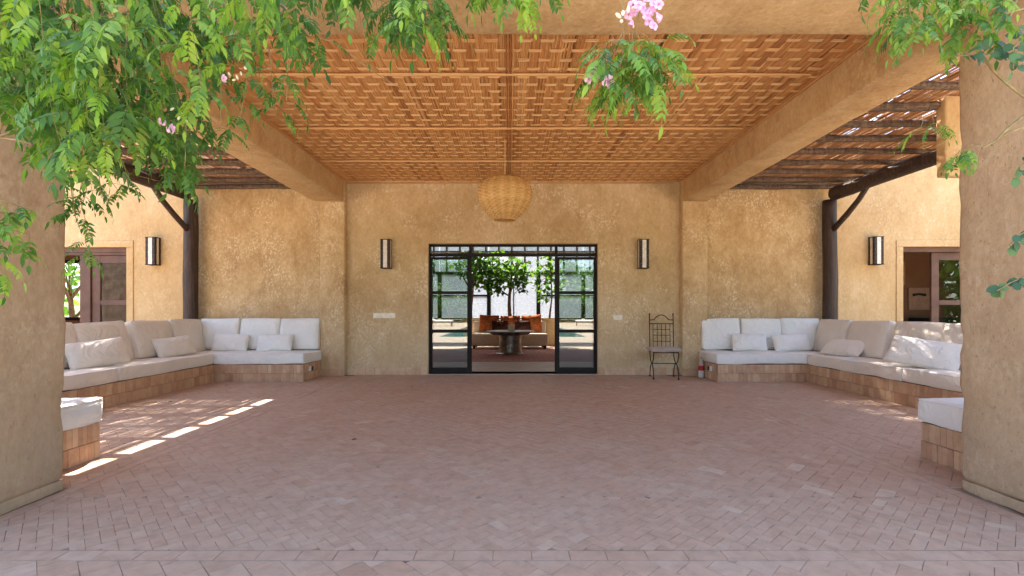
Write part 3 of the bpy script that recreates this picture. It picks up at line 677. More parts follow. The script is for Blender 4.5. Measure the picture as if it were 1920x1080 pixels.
for s, nm, opp in ((-1, 'left', 'right'), (1, 'right', 'left')):
    sm = 1 if s < 0 else 2
    # seat cushions
    cushion('seat_cushion', 2.10, 0.84, 0.155, (s * 4.195, 7.735, SZ + 0.083), (0, 0, 0), M_WHITE, 'white seat mattress on the bench along the back wall in the %s corner' % nm, seed=3 * s, crown=0.008)
    cushion('seat_cushion', 0.80, 1.76, 0.155, (s * 4.915, 6.425, SZ + 0.083), (0, 0, 0), M_WHITE2, 'farther long cream seat mattress on the %s arm of the benches, by the corner' % nm, seed=5 * s, crown=0.008)
    cushion('seat_cushion', 0.80, 1.93, 0.155, (s * 4.915, 4.58, SZ + 0.083), (0, 0, 0), M_WHITE2, 'nearer long cream seat mattress on the %s arm, running behind the %s column' % (nm, nm), seed=6 * s, crown=0.008)
    cushion('seat_cushion', 1.50, 0.66, 0.175, (s * 3.765, 3.245, SZ + 0.09), (0, 0, 0), M_WHITE, 'white seat mattress end poking out beside the %s column, nearest the camera' % nm, seed=8 * s, crown=0.01, r=0.035)
    # back-row cushions against the wall
    for k, nmk in enumerate(('next to the %s pilaster' % nm, 'in the middle of three against the back wall at %s' % nm, 'in the %s corner beside the wooden post' % nm)):
        x = s * (3.50 + 0.665 * k); cushion('back_cushion', 0.655, 0.52, 0.17, (x, 8.03 + rnd.uniform(-0.01, 0.01), ST + 0.262), (R(80), rnd.uniform(-.012, .012), rnd.uniform(-0.03, 0.03)), M_WHITE, 'upright white back cushion %s' % nmk, r=0.04, crown=0.025, seed=k + 20 * s)
    # side-row cushions
    wh = ['farthest, tucked into the corner', 'second from the corner', 'third from the corner', 'fourth, partly behind the column', 'nearest, behind the column']
    yk = [7.56, 6.80, 5.98, 5.25, 4.48]
    for k in range(5):
        cushion('back_cushion', 0.74, 0.53, 0.18, (s * (5.13 + rnd.uniform(-0.015, 0.015)), yk[k], ST + 0.245), (R(76), rnd.uniform(-0.03, 0.03), s * -R(90) + rnd.uniform(-0.05, 0.05)), M_WHITE2, 'cream back cushion on the %s arm, %s' % (nm, wh[k]), r=0.04, crown=0.035, seed=k + 40 * s)
# lumbar pillows
def pillow(px0, px1, py0, py1, d, rot, label, mat=M_WHITE, hh=None):
    cx = ((px0 + px1) / 2 - VX) / F * d; cz = EYE + (VY - (py0 + py1) / 2) / F * d
    return (cx, d, cz)
cushion('lumbar_pillow', 0.56, 0.29, 0.17, (-4.56, 7.83, ST + 0.135), (R(70), 0.03, 0.05), M_WHITE, 'small white pillow nearer the post on the back bench at left', pill=1, seed=61)
cushion('lumbar_pillow', 0.58, 0.29, 0.17, (-3.83, 7.81, ST + 0.13), (R(68), -0.04, -0.04), M_WHITE, 'small white pillow nearer the pilaster on the back bench at left', pill=1, seed=62)
cushion('lumbar_pillow', 0.55, 0.29, 0.18, (3.88, 7.80, ST + 0.14), (R(72), 0.02, -0.03), M_WHITE, 'small white pillow nearer the pilaster on the back bench at right', pill=1, seed=63)
cushion('lumbar_pillow', 0.60, 0.29, 0.18, (4.55, 7.78, ST + 0.135), (R(68), -0.05, 0.06), M_WHITE, 'small white pillow nearer the post on the back bench at right', pill=1, seed=64)
cushion('lumbar_pillow', 0.60, 0.30, 0.19, (-4.86, 6.95, ST + 0.135), (R(66), -0.06, R(78)), M_WHITE2, 'small cream pillow standing farther along the left arm', pill=1, seed=65)
cushion('lumbar_pillow', 0.66, 0.33, 0.19, (-4.83, 5.62, ST + 0.155), (R(68), -0.07, R(76)), M_WHITE2, 'small cream pillow nearest the left column', pill=1, seed=66)
cushion('lumbar_pillow', 0.58, 0.31, 0.17, (4.86, 7.0, ST + 0.115), (R(40), 0.0, R(-72)), M_WHITE2, 'small cream pillow slumped flat near the right corner', pill=1, seed=67)
cushion('lumbar_pillow', 0.70, 0.36, 0.20, (4.75, 5.52, ST + 0.165), (R(58), 0.12, R(-62)), M_WHITE, 'large cream pillow lying askew nearest the right column', pill=1, seed=68)

# ------------------------------------------------------------------ glass doors
gd = empty('glass_door_screen', (0.04, 8.22, 0), 'black steel framed glass doors standing open in the middle of the back wall', 'glass door')
def bar(parent, x0, x1, z0, z1, y0=8.19, y1=8.24, name='frame_bar', mat=None): return MB().bbox(x0, x1, y0, y1, z0, z1, 0.003).build(name, mat or M_STEEL, parent)
XL, XR, ML, MR = -1.388, 1.478, -0.683, 0.783
bar(gd, XL, XR, 2.178, 2.215, name='head_rail'); bar(gd, XL, XR, 2.012, 2.068, 8.187, 8.243, name='transom')
bar(gd, XL, XL + 0.024, 0.012, 2.176, name='jamb'); bar(gd, XR - 0.024, XR, 0.012, 2.176, name='jamb')
for xm in (ML, MR): bar(gd, xm - 0.024, xm + 0.024, 0.012, 2.010, name='mullion'); bar(gd, xm - 0.024, xm + 0.024, 2.07, 2.176, name='mullion')
for (a, b_) in ((XL + 0.024, ML - 0.024), (ML + 0.024, MR - 0.024), (MR + 0.024, XR - 0.024)):
    MB().box(a, b_, 8.212, 8.218, 2.069, 2.177).build('pane', M_GLASS, gd)
def leaf_panel(x0, x1, y, name, label=None, fixed=True):
    dl = gd if fixed else None
    fr = MB(); fr.bbox(x0, x0 + 0.028, y, y + 0.04, 0.02, 2.003, 0.003); fr.bbox(x1 - 0.028, x1, y, y + 0.04, 0.02, 2.003, 0.003)
    fr.bbox(x0 + 0.028, x1 - 0.028, y, y + 0.04, 0.02, 0.11, 0.003); fr.bbox(x0 + 0.028, x1 - 0.028, y, y + 0.04, 1.96, 2.003, 0.003)
    for zz in (0.735, 1.395): fr.bbox(x0 + 0.028, x1 - 0.028, y, y + 0.04, zz - 0.025, zz + 0.025, 0.003)
    fo = fr.build(name, M_STEEL, gd)
    for (z0, z1) in ((0.11, 0.705), (0.765, 1.365), (1.425, 1.96)):
        MB().box(x0 + 0.028, x1 - 0.028, y + 0.017, y + 0.023, z0, z1).build('pane', M_GLASS, fo)
leaf_panel(XL + 0.026, ML - 0.026, 8.19, 'side_light'); leaf_panel(MR + 0.026, XR - 0.026, 8.19, 'side_light')
leaf_panel(XL + 0.02, ML - 0.005, 8.27, 'sliding_leaf'); leaf_panel(MR + 0.005, XR - 0.02, 8.27, 'sliding_leaf')

# ------------------------------------------------------------------ sconces
def sconce(x, z0, z1, yw, label):
    root = empty('wall_sconce', (x, yw, z0), label, 'wall lamp', 'studded metal wall lanterns on the ochre walls')
    wd, dp = 0.155, 0.145; xa, xb = x - wd / 2, x + wd / 2; ya, yb = yw - dp, yw - 0.002
    st = 0.045
    for (a, b_) in ((xa, xa + st), (xb - st, xb)):
        MB().bbox(a, b_, ya, ya + 0.006, z0 + 0.012, z1 - 0.012, 0.002).build('studded_strip', M_STUD, root)
    for xx in (xa, xb - 0.006):
        for (a, b_) in ((ya + 0.007, ya + 0.05), (yb - 0.04, yb)): MB().bbox(xx, xx + 0.006, a, b_, z0 + 0.012, z1 - 0.012, 0.002).build('studded_strip', M_STUD, root)
        MB().box(xx + 0.002, xx + 0.004, ya + 0.05, yb - 0.04, z0 + 0.012, z1 - 0.012).build('side_panel', M_PARCH, root)
    MB().box(xa + st, xb - st, ya + 0.002, ya + 0.004, z0 + 0.012, z1 - 0.012).build('front_panel', M_PARCH, root)
    MB().bbox(xa, xb, yb, yb + 0.002, z0, z1, 0.0008).build('back_plate', M_IRON, root)
    for (za, zb) in ((z0, z0 + 0.012), (z1 - 0.012, z1)):
        mb = MB(); mb.box(xa - 0.004, xb + 0.004, ya - 0.004, ya + 0.006, za, zb); mb.box(xa - 0.004, xa + 0.008, ya + 0.006, yb, za, zb); mb.box(xb - 0.008, xb + 0.004, ya + 0.006, yb, za, zb); mb.build('rim', M_IRON, root)
sconce(-2.08, 1.79, 2.275, 8.11, 'studded metal wall lantern on the wall left of the glass doors')
sconce(2.225, 1.79, 2.275, 8.11, 'studded metal wall lantern on the wall right of the glass doors, above the iron chair')
sconce(-6.05, 1.855, 2.325, 8.2, 'studded metal wall lantern between the left post and the brown glazed door')
sconce(6.19, 1.86, 2.335, 8.2, 'studded metal wall lantern between the right post and the dark doorway')

# ------------------------------------------------------------------ pendant lamp
LX, LY = (947 - VX) / F * 6.0, 6.0
lamp = empty('pendant_lamp', (LX, LY, 2.22), 'big round woven wicker pendant lamp hanging from the cane ceiling', 'lamp')
prof = []; ctrl = [(0.128, 2.225), (0.196, 2.277), (0.262, 2.35), (0.316, 2.44), (0.337, 2.54), (0.318, 2.63), (0.262, 2.695), (0.17, 2.735), (0.06, 2.75)]
NV = 38; NU = 108
for i in range(NV + 1):
    t = i / NV * (len(ctrl) - 1); k = min(int(t), len(ctrl) - 2); f = t - k
    def cr(q):
        p0, p1, p2, p3 = [ctrl[min(max(k + j, 0), len(ctrl) - 1)][q] for j in (-1, 0, 1, 2)]
        return 0.5 * (2 * p1 + (p2 - p0) * f + (2 * p0 - 5 * p1 + 4 * p2 - p3) * f * f + (3 * p1 - p0 - 3 * p2 + p3) * f ** 3)
    prof.append((cr(0), cr(1)))
mb = MB()
for i in range(NV):
    vs = []; fs = []; (r0, z0), (r1, z1) = prof[i], prof[i + 1]; nr_ = Vector((z1 - z0, -(r1 - r0))).normalized()
    for (fr_k, bulge) in ((0.02, -0.002), (0.5, 0.0025), (0.98, -0.002)):
        for u in range(NU):
            a = 2 * math.pi * u / NU; off = bulge * 1.6 + 0.0065 * math.cos(math.pi * (u / 3 + i))
            rr = r0 + (r1 - r0) * fr_k + nr_.x * off; zz = z0 + (z1 - z0) * fr_k + nr_.y * off
            vs.append((LX + rr * math.cos(a), LY + rr * math.sin(a), zz))
    for q in range(2):
        for u in range(NU): fs.append((q * NU + u, q * NU + (u + 1) % NU, (q + 1) * NU + (u + 1) % NU, (q + 1) * NU + u))
    tr_ = rnd.gauss(0.5, 0.08); mb.add(vs, fs, tr_)
    for q in range(len(fs)): mb.t[-len(fs) + q] = min(1, max(0, tr_ + 0.15 * math.sin(math.pi * ((q % NU) / 3 + i)) + 0.12 * math.sin(q % NU * 0.9) + rnd.gauss(0, 0.06)))
mb.build('lamp_shade', M_WICK, lamp, smooth=True)
mb = MB()
for u in range(32):
    a = 2 * math.pi * u / 32; mb.tube([(LX + (r - 0.006) * math.cos(a), LY + (r - 0.006) * math.sin(a), z) for (r, z) in prof[::4] + [prof[-1]]], 0.004, 5, 0.3)
mb.build('rib_cage', M_WICK, lamp)
MB().tube([(LX + 0.13 * math.cos(2 * math.pi * k / 40), LY + 0.13 * math.sin(2 * math.pi * k / 40), 2.222) for k in range(41)], 0.008, 8, 0.35, cap=False).build('rim', M_WICK, lamp, smooth=True)
MB().tube([(LX, LY, 2.74), (LX, LY, 3.23)], 0.005, 6, 0.9).build('cord', M_BAT, lamp)

# ------------------------------------------------------------------ iron chair
ch = empty('iron_chair', (0, 0, 0), 'tall wrought iron chair with lattice back standing against the wall right of the doors', 'chair')
hw, hd = 0.19, 0.18
def arc(p0, p1, p2, n_=8):
    return [Vector(p0) * (1 - t) ** 2 + Vector(p1) * 2 * t * (1 - t) + Vector(p2) * t * t for t in [i / n_ for i in range(n_ + 1)]]
for sx in (-hw, hw):
    c0 = (sx, 0, 0.235)
    # seat corners curve in to the crossing, then flare out to the feet
    for sy in (-hd, hd):
        top = arc((sx, sy, 0.425), (sx, sy * 0.98, 0.27), c0); bot = arc(c0, (sx, sy * 0.85, 0.22), (sx, sy * 1.02, 0.012))
        lg = MB().tube(top + bot[1:], 0.008, 8).build('leg', M_IRON, ch, smooth=True)
        MB().lathe([(0.001, 0.0), (0.017, 0.0), (0.017, 0.010), (0.010, 0.022), (0.008, 0.03)], 10, (sx, sy * 1.02)).build('foot', M_IRON, lg, smooth=True)
    MB().tube([(sx, hd, 0.42), (sx, hd + 0.02, 0.7), (sx, hd + 0.05, 1.02)], 0.0078, 8).build('back_post', M_IRON, ch, smooth=True)
    MB().lathe([(0.001, 1.014), (0.012, 1.018), (0.013, 1.03), (0.008, 1.04), (0.001, 1.043)], 10, (sx, hd + 0.05)).build('finial', M_IRON, ch, smooth=True)
MB().tube([(-hw, 0, 0.235), (hw, 0, 0.235)], 0.007, 8).build('stretcher', M_IRON, ch)
mb = MB()
for sy in (-hd, hd): mb.tube([(-hw, sy, 0.425), (hw, sy, 0.425)], 0.008, 6)
for sx in (-hw, hw): mb.tube([(sx, -hd, 0.425), (sx, hd, 0.425)], 0.008, 6)
mb.build('seat_frame', M_IRON, ch)
def by(z): return hd + 0.05 * (z - 0.42) / 0.6
for z in (0.87,): MB().tube([(-hw, by(z), z), (hw, by(z), z)], 0.007, 8).build('back_rail', M_IRON, ch)
top = [Vector((-hw, by(0.93), 0.93)), Vector((-0.12, by(0.93), 0.935))] + arc((-0.12, by(0.94), 0.935), (-0.06, by(1.0), 1.015), (0, by(1.0), 1.015), 5)[1:] + arc((0, by(1.0), 1.015), (0.06, by(1.0), 1.015), (0.12, by(0.94), 0.935), 5)[1:] + [Vector((hw, by(0.93), 0.93))]
MB().tube(top, 0.0075, 8).build('crest_rail', M_IRON, ch, smooth=True)
for k in range(5):
    x = -0.136 + k * 0.068; MB().tube([(x, by(0.44), 0.44), (x, by(0.87), 0.87)], 0.0055, 6).build('lattice_bar', M_IRON, ch)
for z in (0.58, 0.68, 0.775): MB().tube([(-0.136, by(z) - 0.004, z), (0.136, by(z) - 0.004, z)], 0.0055, 6).build('lattice_bar', M_IRON, ch)
mb, wf = soft(0.47, 0.40, 0.06, 0.02, 0.004, 3); mb.v = [p + Vector((0.0, -0.0, 0.462)) for p in mb.v]
mb.build('seat_pad', M_GREYF, ch, smooth=True)
ch.location = (2.475, 7.74, 0.0); ch.rotation_euler = (0, 0, R(-7))

# ------------------------------------------------------------------ bottle, switches, small litter
M_BOT = simple('clear_bottle', (0.42, 0.37, 0.33), 0.15, 0, 0.5); M_LABR = simple('red_label', (0.42, 0.02, 0.02), 0.4, 0, 0.4, 0.6, 45); M_MILK = simple('cloudy_water', (0.62, 0.58, 0.52), 0.3)
bt = empty('plastic_bottle', (3.10, 7.80, 0), 'plastic drink bottle with a red label on the floor beside the right bench', 'bottle')
MB().lathe([(0.001, 0), (0.038, 0.002), (0.044, 0.02), (0.043, 0.06), (0.046, 0.115)], 20, (3.10, 7.80)).build('bottle_base', M_MILK, bt, smooth=True)
MB().lathe([(0.0465, 0.115), (0.0465, 0.195)], 20, (3.10, 7.80)).build('label', M_LABR, bt, smooth=True)
MB().lathe([(0.045, 0.195), (0.045, 0.23), (0.034, 0.27), (0.016, 0.30), (0.014, 0.315)], 20, (3.10, 7.80)).build('bottle_shoulder', M_BOT, bt, smooth=True)
MB().lathe([(0.017, 0.312), (0.017, 0.333), (0.001, 0.334)], 14, (3.10, 7.80)).build('cap', simple('bottle_cap', (0.5, 0.25, 0.15), 0.4), bt)
def plate(px0, px1, py0, py1, n_, label):
    a, b_ = P(px0, py1, 8.1), P(px1, py0, 8.1)
    r = MB().bbox(a.x, b_.x, 8.092, 8.112, a.z, b_.z, 0.003).build('switch_plate', M_PLATE, label=label, cat='switch plate')
    k = (b_.x - a.x - 0.02) / n_
    for i in range(n_): MB().bbox(a.x + 0.01 + i * k + 0.004, a.x + 0.01 + (i + 1) * k - 0.004, 8.087, 8.093, a.z + 0.014, b_.z - 0.014, 0.002).build('switch', M_PLATE, r)
plate(700, 741, 587, 596.5, 5, 'long pale switch plate on the wall left of the glass doors')
plate(1150, 1167, 590, 600, 2, 'small pale switch plate on the wall between the doors and the iron chair')
M_DRY = simple('dry_leaf', (0.20, 0.15, 0.05), 0.8); M_DRY2 = simple('brown_litter', (0.06, 0.03, 0.02), 0.8)
def dryleaf(px, py, sz, mat, label, rot=0):
    d = EYE * F / (py - VY); c = P(px, py, d); mb = MB(); M_ = Matrix.Translation((c.x, c.y, 0.004)) @ Matrix.Rotation(rot, 4, 'Z')
    mb.add([(-1 * sz, 0, 0), (-0.3 * sz, 0.35 * sz, 0.25 * sz), (0.5 * sz, 0.3 * sz, 0.3 * sz), (sz, 0, 0.1 * sz), (0.4 * sz, -0.32 * sz, 0.28 * sz), (-0.4 * sz, -0.3 * sz, 0.22 * sz), (0, 0, 0.02 * sz)],
           [(0, 6, 1), (1, 6, 2), (2, 6, 3), (3, 6, 4), (4, 6, 5), (5, 6, 0)], 0.5, M_)
    mb.build('fallen_leaf', mat, label=label, cat='leaf', group='fallen leaves on the floor')
dryleaf(1117, 795, 0.022, M_DRY, 'yellow fallen leaf on the floor right of centre', 0.4)
dryleaf(772, 726, 0.022, M_DRY2, 'dark fallen leaf on the floor in front of the left side of the doors')
dryleaf(664, 825, 0.026, M_DRY2, 'dark thin scrap on the floor left of centre', 0.2)
dryleaf(708, 877, 0.012, M_DRY2, 'dark crumb on the floor below the thin scrap at left')
dryleaf(319, 754, 0.024, M_DRY2, 'dark fallen leaf in front of the left arm bench', 0.1)
dryleaf(423, 724, 0.022, M_DRY2, 'small dark leaf on the floor by the corner of the left bench')
dryleaf(203, 974, 0.006, M_DRY2, 'tiny black crumb on the floor near the left column')

# ------------------------------------------------------------------ side openings
def wood_door(name, x0, x1, y, ztop, st, label_root):
    fr = MB(); fr.bbox(x0, x0 + st, y, y + 0.045, 0.02, ztop, 0.004); fr.bbox(x1 - st * 0.6, x1, y, y + 0.045, 0.02, ztop, 0.004)
    for (a, b_) in ((0.02, 0.16), (1.185, 1.265), (ztop - 0.13, ztop)): fr.bbox(x0 + st, x1 - st * 0.6, y + 0.002, y + 0.043, a, b_, 0.004)
    fo = fr.build(name, M_BRWOOD, label_root)
    for (a, b_) in ((0.16, 1.185), (1.265, ztop - 0.13)): MB().box(x0 + st, x1 - st * 0.6, y + 0.018, y + 0.024, a, b_).build('pane', M_GLASS, fo)
lo_ = empty('glazed_door', (-7.5, 8.3, 0), 'brown wooden sliding door with glass panes at far left, half open', 'door')
MB().bbox(-8.6, -6.552, 8.25, 8.40, 2.085, 2.168, 0.004).build('head_frame', M_BRWOOD, lo_)
MB().bbox(-8.6, -6.552, 8.26, 8.39, 2.045, 2.083, 0.003).build('track', M_BRWOOD, lo_)
wood_door('door_leaf', -7.235, -6.555, 8.30, 2.043, 0.14, lo_)
MB().bbox(-7.42, -7.24, 8.27, 8.38, 0.02, 2.043, 0.004).build('door_post', M_BRWOOD, lo_)
ro_ = empty('glazed_door', (7.9, 8.3, 0), 'brown wooden door leaf with glass panes standing in the dark doorway at far right', 'door')
MB().bbox(6.702, 8.748, 8.25, 8.40, 2.095, 2.178, 0.004).build('head_frame', M_BRWOOD, ro_)
wood_door('door_leaf', 7.30, 8.30, 8.32, 2.093, 0.13, ro_)
wi = empty('garden_window', (-10.8, 11.6, 0.85), 'black steel window in the room at far left, looking on the green garden', 'window')
for (a, b_, c, d) in ((-11.4, -11.33, 0.85, 2.3), (-10.30, -10.222, 0.85, 2.3), (-11.33, -10.30, 0.85, 0.93), (-11.33, -10.30, 2.22, 2.3)): MB().bbox(a, b_, 11.52, 11.6, c, d, 0.003).build('frame_bar', M_STEEL, wi)
MB().box(-11.33, -10.30, 11.555, 11.56, 0.93, 2.22).build('pane', M_GLASS, wi)
def picture(x0, x1, z0, z1, label, art):
    r = empty('picture', ((x0 + x1) / 2, 9.99, z0), label, 'picture')
    MB().bbox(x0, x1, 9.965, 9.997, z0, z1, 0.004).build('frame', simple('picture_mount', (0.40, 0.22, 0.13), 0.6), r)
    if art: MB().tube([(x0 + 0.08, 9.96, (z0 + z1) / 2 + 0.08), (x0 + 0.2, 9.96, (z0 + z1) / 2 + 0.1), (x0 + 0.34, 9.96, (z0 + z1) / 2 + 0.08)], [0.03, 0.02, 0.03], 6).build('drawing', M_DARK, r)
picture(8.27, 8.72, 1.10, 1.56, 'framed drawing on the brown wall inside the right doorway', True)
picture(8.02, 8.20, 1.62, 2.1, 'taller framed picture on the brown wall just inside the right doorway', False)
MB().bbox(8.2, 8.75, 9.4, 9.9, 0.02, 0.94, 0.01).build('dark_cabinet', M_DARK, label='low black cabinet inside the right doorway', cat='cabinet')

# ------------------------------------------------------------------ living room
rug = MB().bbox(-2.3, 2.2, 10.1, 13.45, 0.013, 0.023, 0.003).build('rug', M_RUG, label='worn red patterned rug on the living room floor', cat='rug')
so_ = empty('sofa', (0, 13.8, 0), 'low cream sofa inside facing the open doors', 'sofa')
mb = MB(); rbox(mb, (-1.12, 13.3, 0.10), (1.06, 14.3, 0.44), 0.07, 0.2, 0.01); mb.build('seat', M_SOFA, so_, smooth=True)
mb = MB(); rbox(mb, (-1.10, 14.05, 0.42), (1.04, 14.3, 0.78), 0.06, 0.2, 0.01); mb.build('backrest', M_SOFA, so_, smooth=True)
for x in (-1.02, 0.96):
    for y in (13.36, 14.2): MB().bbox(x - 0.04, x + 0.04, y - 0.04, y + 0.04, 0.0, 0.11, 0.004).build('leg', M_DARK, so_)
for k, (x, l) in enumerate(((-0.60, 'left'), (0.0, 'middle'), (0.60, 'right'))):
    cushion('kilim_pillow', 0.57, 0.50, 0.2, (x * 1.03, 14.0 - 0.03 * k, 0.71 - 0.02 * (k == 1)), (R(78), (0.04, -0.02, -0.07)[k], (0.1, 0, -0.12)[k]), M_ORPIL, 'large rust orange pillow at the %s of the indoor sofa' % l, pill=1, seed=80 + k)
for x, l in ((-0.30, 'left'), (0.36, 'right')):
    cushion('kilim_pillow', 0.46, 0.36, 0.15, (x, 13.84, 0.62), (R(76), 0, 0), M_DKPIL, 'small black woven pillow at the %s on the indoor sofa' % l, pill=1, seed=90 + x)
tb = empty('coffee_table', (0.0, 11.85, 0), 'round metal coffee table with a thick hammered pedestal on the red rug', 'table')
MB().lathe([(0.001, 0.555), (0.35, 0.545), (0.60, 0.565), (0.615, 0.58), (0.60, 0.588), (0.45, 0.582), (0.001, 0.582)], 40, (0.0, 11.85)).build('table_top', M_TABLE, tb, smooth=True)
MB().lathe([(0.28, 0.485), (0.42, 0.49), (0.50, 0.53), (0.55, 0.556)], 32, (0.0, 11.85)).build('under_bowl', M_TABLE, tb, smooth=True)
mb = MB(); mb.lathe([(0.001, 0.024), (0.36, 0.024), (0.36, 0.034), (0.29, 0.045), (0.275, 0.08), (0.272, 0.30), (0.275, 0.43), (0.28, 0.50)], 40, (0.0, 11.85))
mb.build('pedestal', M_TABLE, tb, smooth=True)
MB().bbox(-0.06, 0.10, 11.7, 11.86, 0.59, 0.74, 0.004).build('tissue_box', M_SOFA, label='small pale box on the round coffee table', cat='box')
def leafcrown(mb, centre, rad, n_, size, rr, lump=0.55):
    for _ in range(n_):
        while True:
            p = Vector((rr.uniform(-1, 1), rr.uniform(-1, 1), rr.uniform(-1, 1)))
            if p.length < 1 and p.length > 0.25 and noise.noise(p * 2.3 + Vector(centre)) > -0.12 - lump * 0.2: break
        c = Vector(centre) + Vector((p.x * rad[0], p.y * rad[1], p.z * rad[2]))
        M_ = Matrix.Translation(c) @ Euler((rr.uniform(-1.0, 1.0), rr.uniform(-0.4, 1.2), rr.uniform(0, 6.3))).to_matrix().to_4x4(); L = size * rr.uniform(0.6, 1.25)
        mb.add([(0, 0, 0), (0.35 * L, 0.36 * L, 0.04 * L), (0.75 * L, 0.26 * L, 0), (L, 0, -0.08 * L), (0.75 * L, -0.26 * L, 0), (0.35 * L, -0.36 * L, 0.04 * L)], [(0, 1, 2, 3), (0, 3, 4, 5)], rr.random(), M_)
def tree(name, base, h, crown_c, crown_r, nl, size, label, cat='tree', lean=(0, 0), seed=1, branches=7, r0=0.06, group=None, mat=None):
    rr = random.Random(seed); root = empty(name, base, label, cat, group); b0 = Vector(base)
    tp = [b0 + Vector((lean[0] * t * t + 0.04 * math.sin(t * 5 + seed), lean[1] * t, h * t)) for t in [i / 6 for i in range(7)]]
    mb = MB(); mb.tube(tp, [r0 * (1 - 0.55 * i / 6) for i in range(7)], 9, 0.5, None, True, 0.25, seed)
    for k in range(branches):
        t = rr.uniform(0.45, 1.0); i = int(t * 6); s0 = tp[min(i, 5)].lerp(tp[min(i, 5) + 1], t * 6 - min(i, 5))
        e = Vector(crown_c) + Vector((rr.uniform(-.8, .8) * crown_r[0], rr.uniform(-.8, .8) * crown_r[1], rr.uniform(-.6, .7) * crown_r[2])); m_ = s0.lerp(e, 0.5) + Vector((0, 0, 0.1 * h * rr.random()))
        mb.tube(arc(s0, m_, e, 5), [r0 * 0.42 * (1 - 0.14 * q) for q in range(6)], 6)
    mb.build('trunk', M_BARK, root, smooth=True)
    mb = MB(); leafcrown(mb, crown_c, crown_r, nl, size, rr); mb.build('crown', mat or M_LEAFT, root)
def drum(x, y, r, h, label):
    rt = MB().lathe([(r * 0.9, 0.0), (r * 0.95, 0.02), (r, 0.06), (r, h * 0.5 - 0.01), (r * 0.985, h * 0.5), (r, h * 0.5 + 0.01), (r, h - 0.03), (r * 1.03, h - 0.02), (r * 1.03, h), (r * 0.9, h), (r * 0.9, h - 0.08), (0.001, h - 0.08)], 36, (x, y)).build('planter', M_PLANTER, smooth=True, auto=35, label=label, cat='planter')
drum(1.22, 14.95, 0.25, 0.84, 'tall drum planter holding the right indoor tree'); drum(-1.22, 15.0, 0.25, 0.84, 'tall drum planter holding the left indoor tree'); drum(0.0, 15.4, 0.27, 0.84, 'planter behind the sofa holding the middle indoor tree')
tree('indoor_tree', (0.0, 15.4, 0.76), 1.6, (-0.28, 15.2, 2.38), (1.0, 0.45, 0.62), 480, 0.19, 'leafy tree rising behind the middle of the indoor sofa', seed=3, r0=0.07, mat=M_LEAFI)
tree('indoor_tree', (-1.22, 15.0, 0.76), 1.5, (-1.15, 14.8, 2.5), (0.66, 0.4, 0.5), 280, 0.17, 'slim indoor tree seen at the left of the open doors', seed=4, r0=0.07, mat=M_LEAFI)
tree('indoor_tree', (1.25, 14.95, 0.76), 1.5, (1.15, 14.8, 2.1), (0.5, 0.35, 0.8), 250, 0.15, 'slim indoor tree above the drum planter at the right of the open doors', seed=5, r0=0.035, mat=M_LEAFI)
for (cx_, cz_, sz_) in ((-0.45, 1.85, 0.30), (0.35, 1.95, 0.28), (-0.95, 2.0, 0.25)):
    mbb = MB(); leafcrown(mbb, (cx_, 15.0, cz_), (sz_, 0.2, sz_ * 1.2), 60, 0.17, random.Random(int(cz_ * 100)))
    par_ = [o for o in col.objects if o.name.startswith('indoor_tree') and o.type == 'EMPTY' and (abs(o.location.x) < 0.1) == (cx_ > -0.9)][0]
    mbb.build('bough', M_LEAFI, par_)
# rear window wall
rw_ = empty('rear_window', (0, 16.5, 0), 'black framed window wall of frosted panes at the back of the room', 'window')
def vb(x, w_, z0, z1): MB().bbox(x - w_ / 2, x + w_ / 2, 16.45, 16.55, z0, z1, 0.003).build('frame_bar', M_STEEL, rw_)
def hb(x0, x1, z, h_): MB().bbox(x0, x1, 16.455, 16.545, z - h_ / 2, z + h_ / 2, 0.003).build('frame_bar', M_STEEL, rw_)
big = [-4.0, -2.43, -0.74, 0.96, 2.5, 4.0]
for x in big: vb(x, 0.13, 0.80, 2.33)
x = -3.97
while x < 4.0: vb(x, 0.055, 2.41, 3.9); x += 0.4465
hb(-4, 4, 2.37, 0.10); hb(-4, 4, 3.1, 0.06)
for i in range(5):
    a, b_ = big[i] + 0.065, big[i + 1] - 0.065
    if i % 2 == 0 or i == 3: pass
    if i in (0, 1, 3, 4): hb(a, b_, 1.60, 0.055)
    hb(a, b_, 0.81, 0.05)
    if i == 2: vb(0.11, 0.03, 0.84, 2.31)
    for (z0, z1) in ((0.84, 2.32), (2.42, 3.07), (3.13, 3.9)):
        MB().box(a - 0.06, b_ + 0.06, 16.50, 16.506, z0, z1).build('pane', M_FROST, rw_)
MB().box(-4, 4, 16.3, 16.7, 0, 0.78).build('sill_wall', M_INW, rw_)

# ------------------------------------------------------------------ garden (seen in the glass) 
def lounger(x, y, label, rot=0.0):
    r = empty('sun_lounger', (0, 0, 0), label, 'sun lounger', 'sun loungers by the pool')
    mb = MB(); mb.bbox(-1.0, 1.0, -0.33, 0.33, 0.26, 0.32, 0.01)
    mb.build('frame', M_BRWOOD, r)
    for a in (-0.9, 0.9):
        for b_ in (-0.28, 0.28): MB().bbox(a - 0.03, a + 0.03, b_ - 0.03, b_ + 0.03, 0, 0.26, 0.003).build('leg', M_BRWOOD, r)
    mb = MB(); rbox(mb, (-1.0, -0.32, 0.32), (0.25, 0.32, 0.42), 0.03, 0.2, 0); mb.build('mattress', M_WHITE, r, smooth=True)
    mb = MB(); M_ = Matrix.Translation((0.25, 0, 0.37)) @ Matrix.Rotation(R(-35), 4, 'Y'); rbox(mb, (0, -0.32, -0.05), (0.85, 0.32, 0.05), 0.03, 0.2, 0, M=M_); mb.build('back_mattress', M_WHITE, r, smooth=True)
    r.location = (x, y, 0); r.rotation_euler = (0, 0, rot)
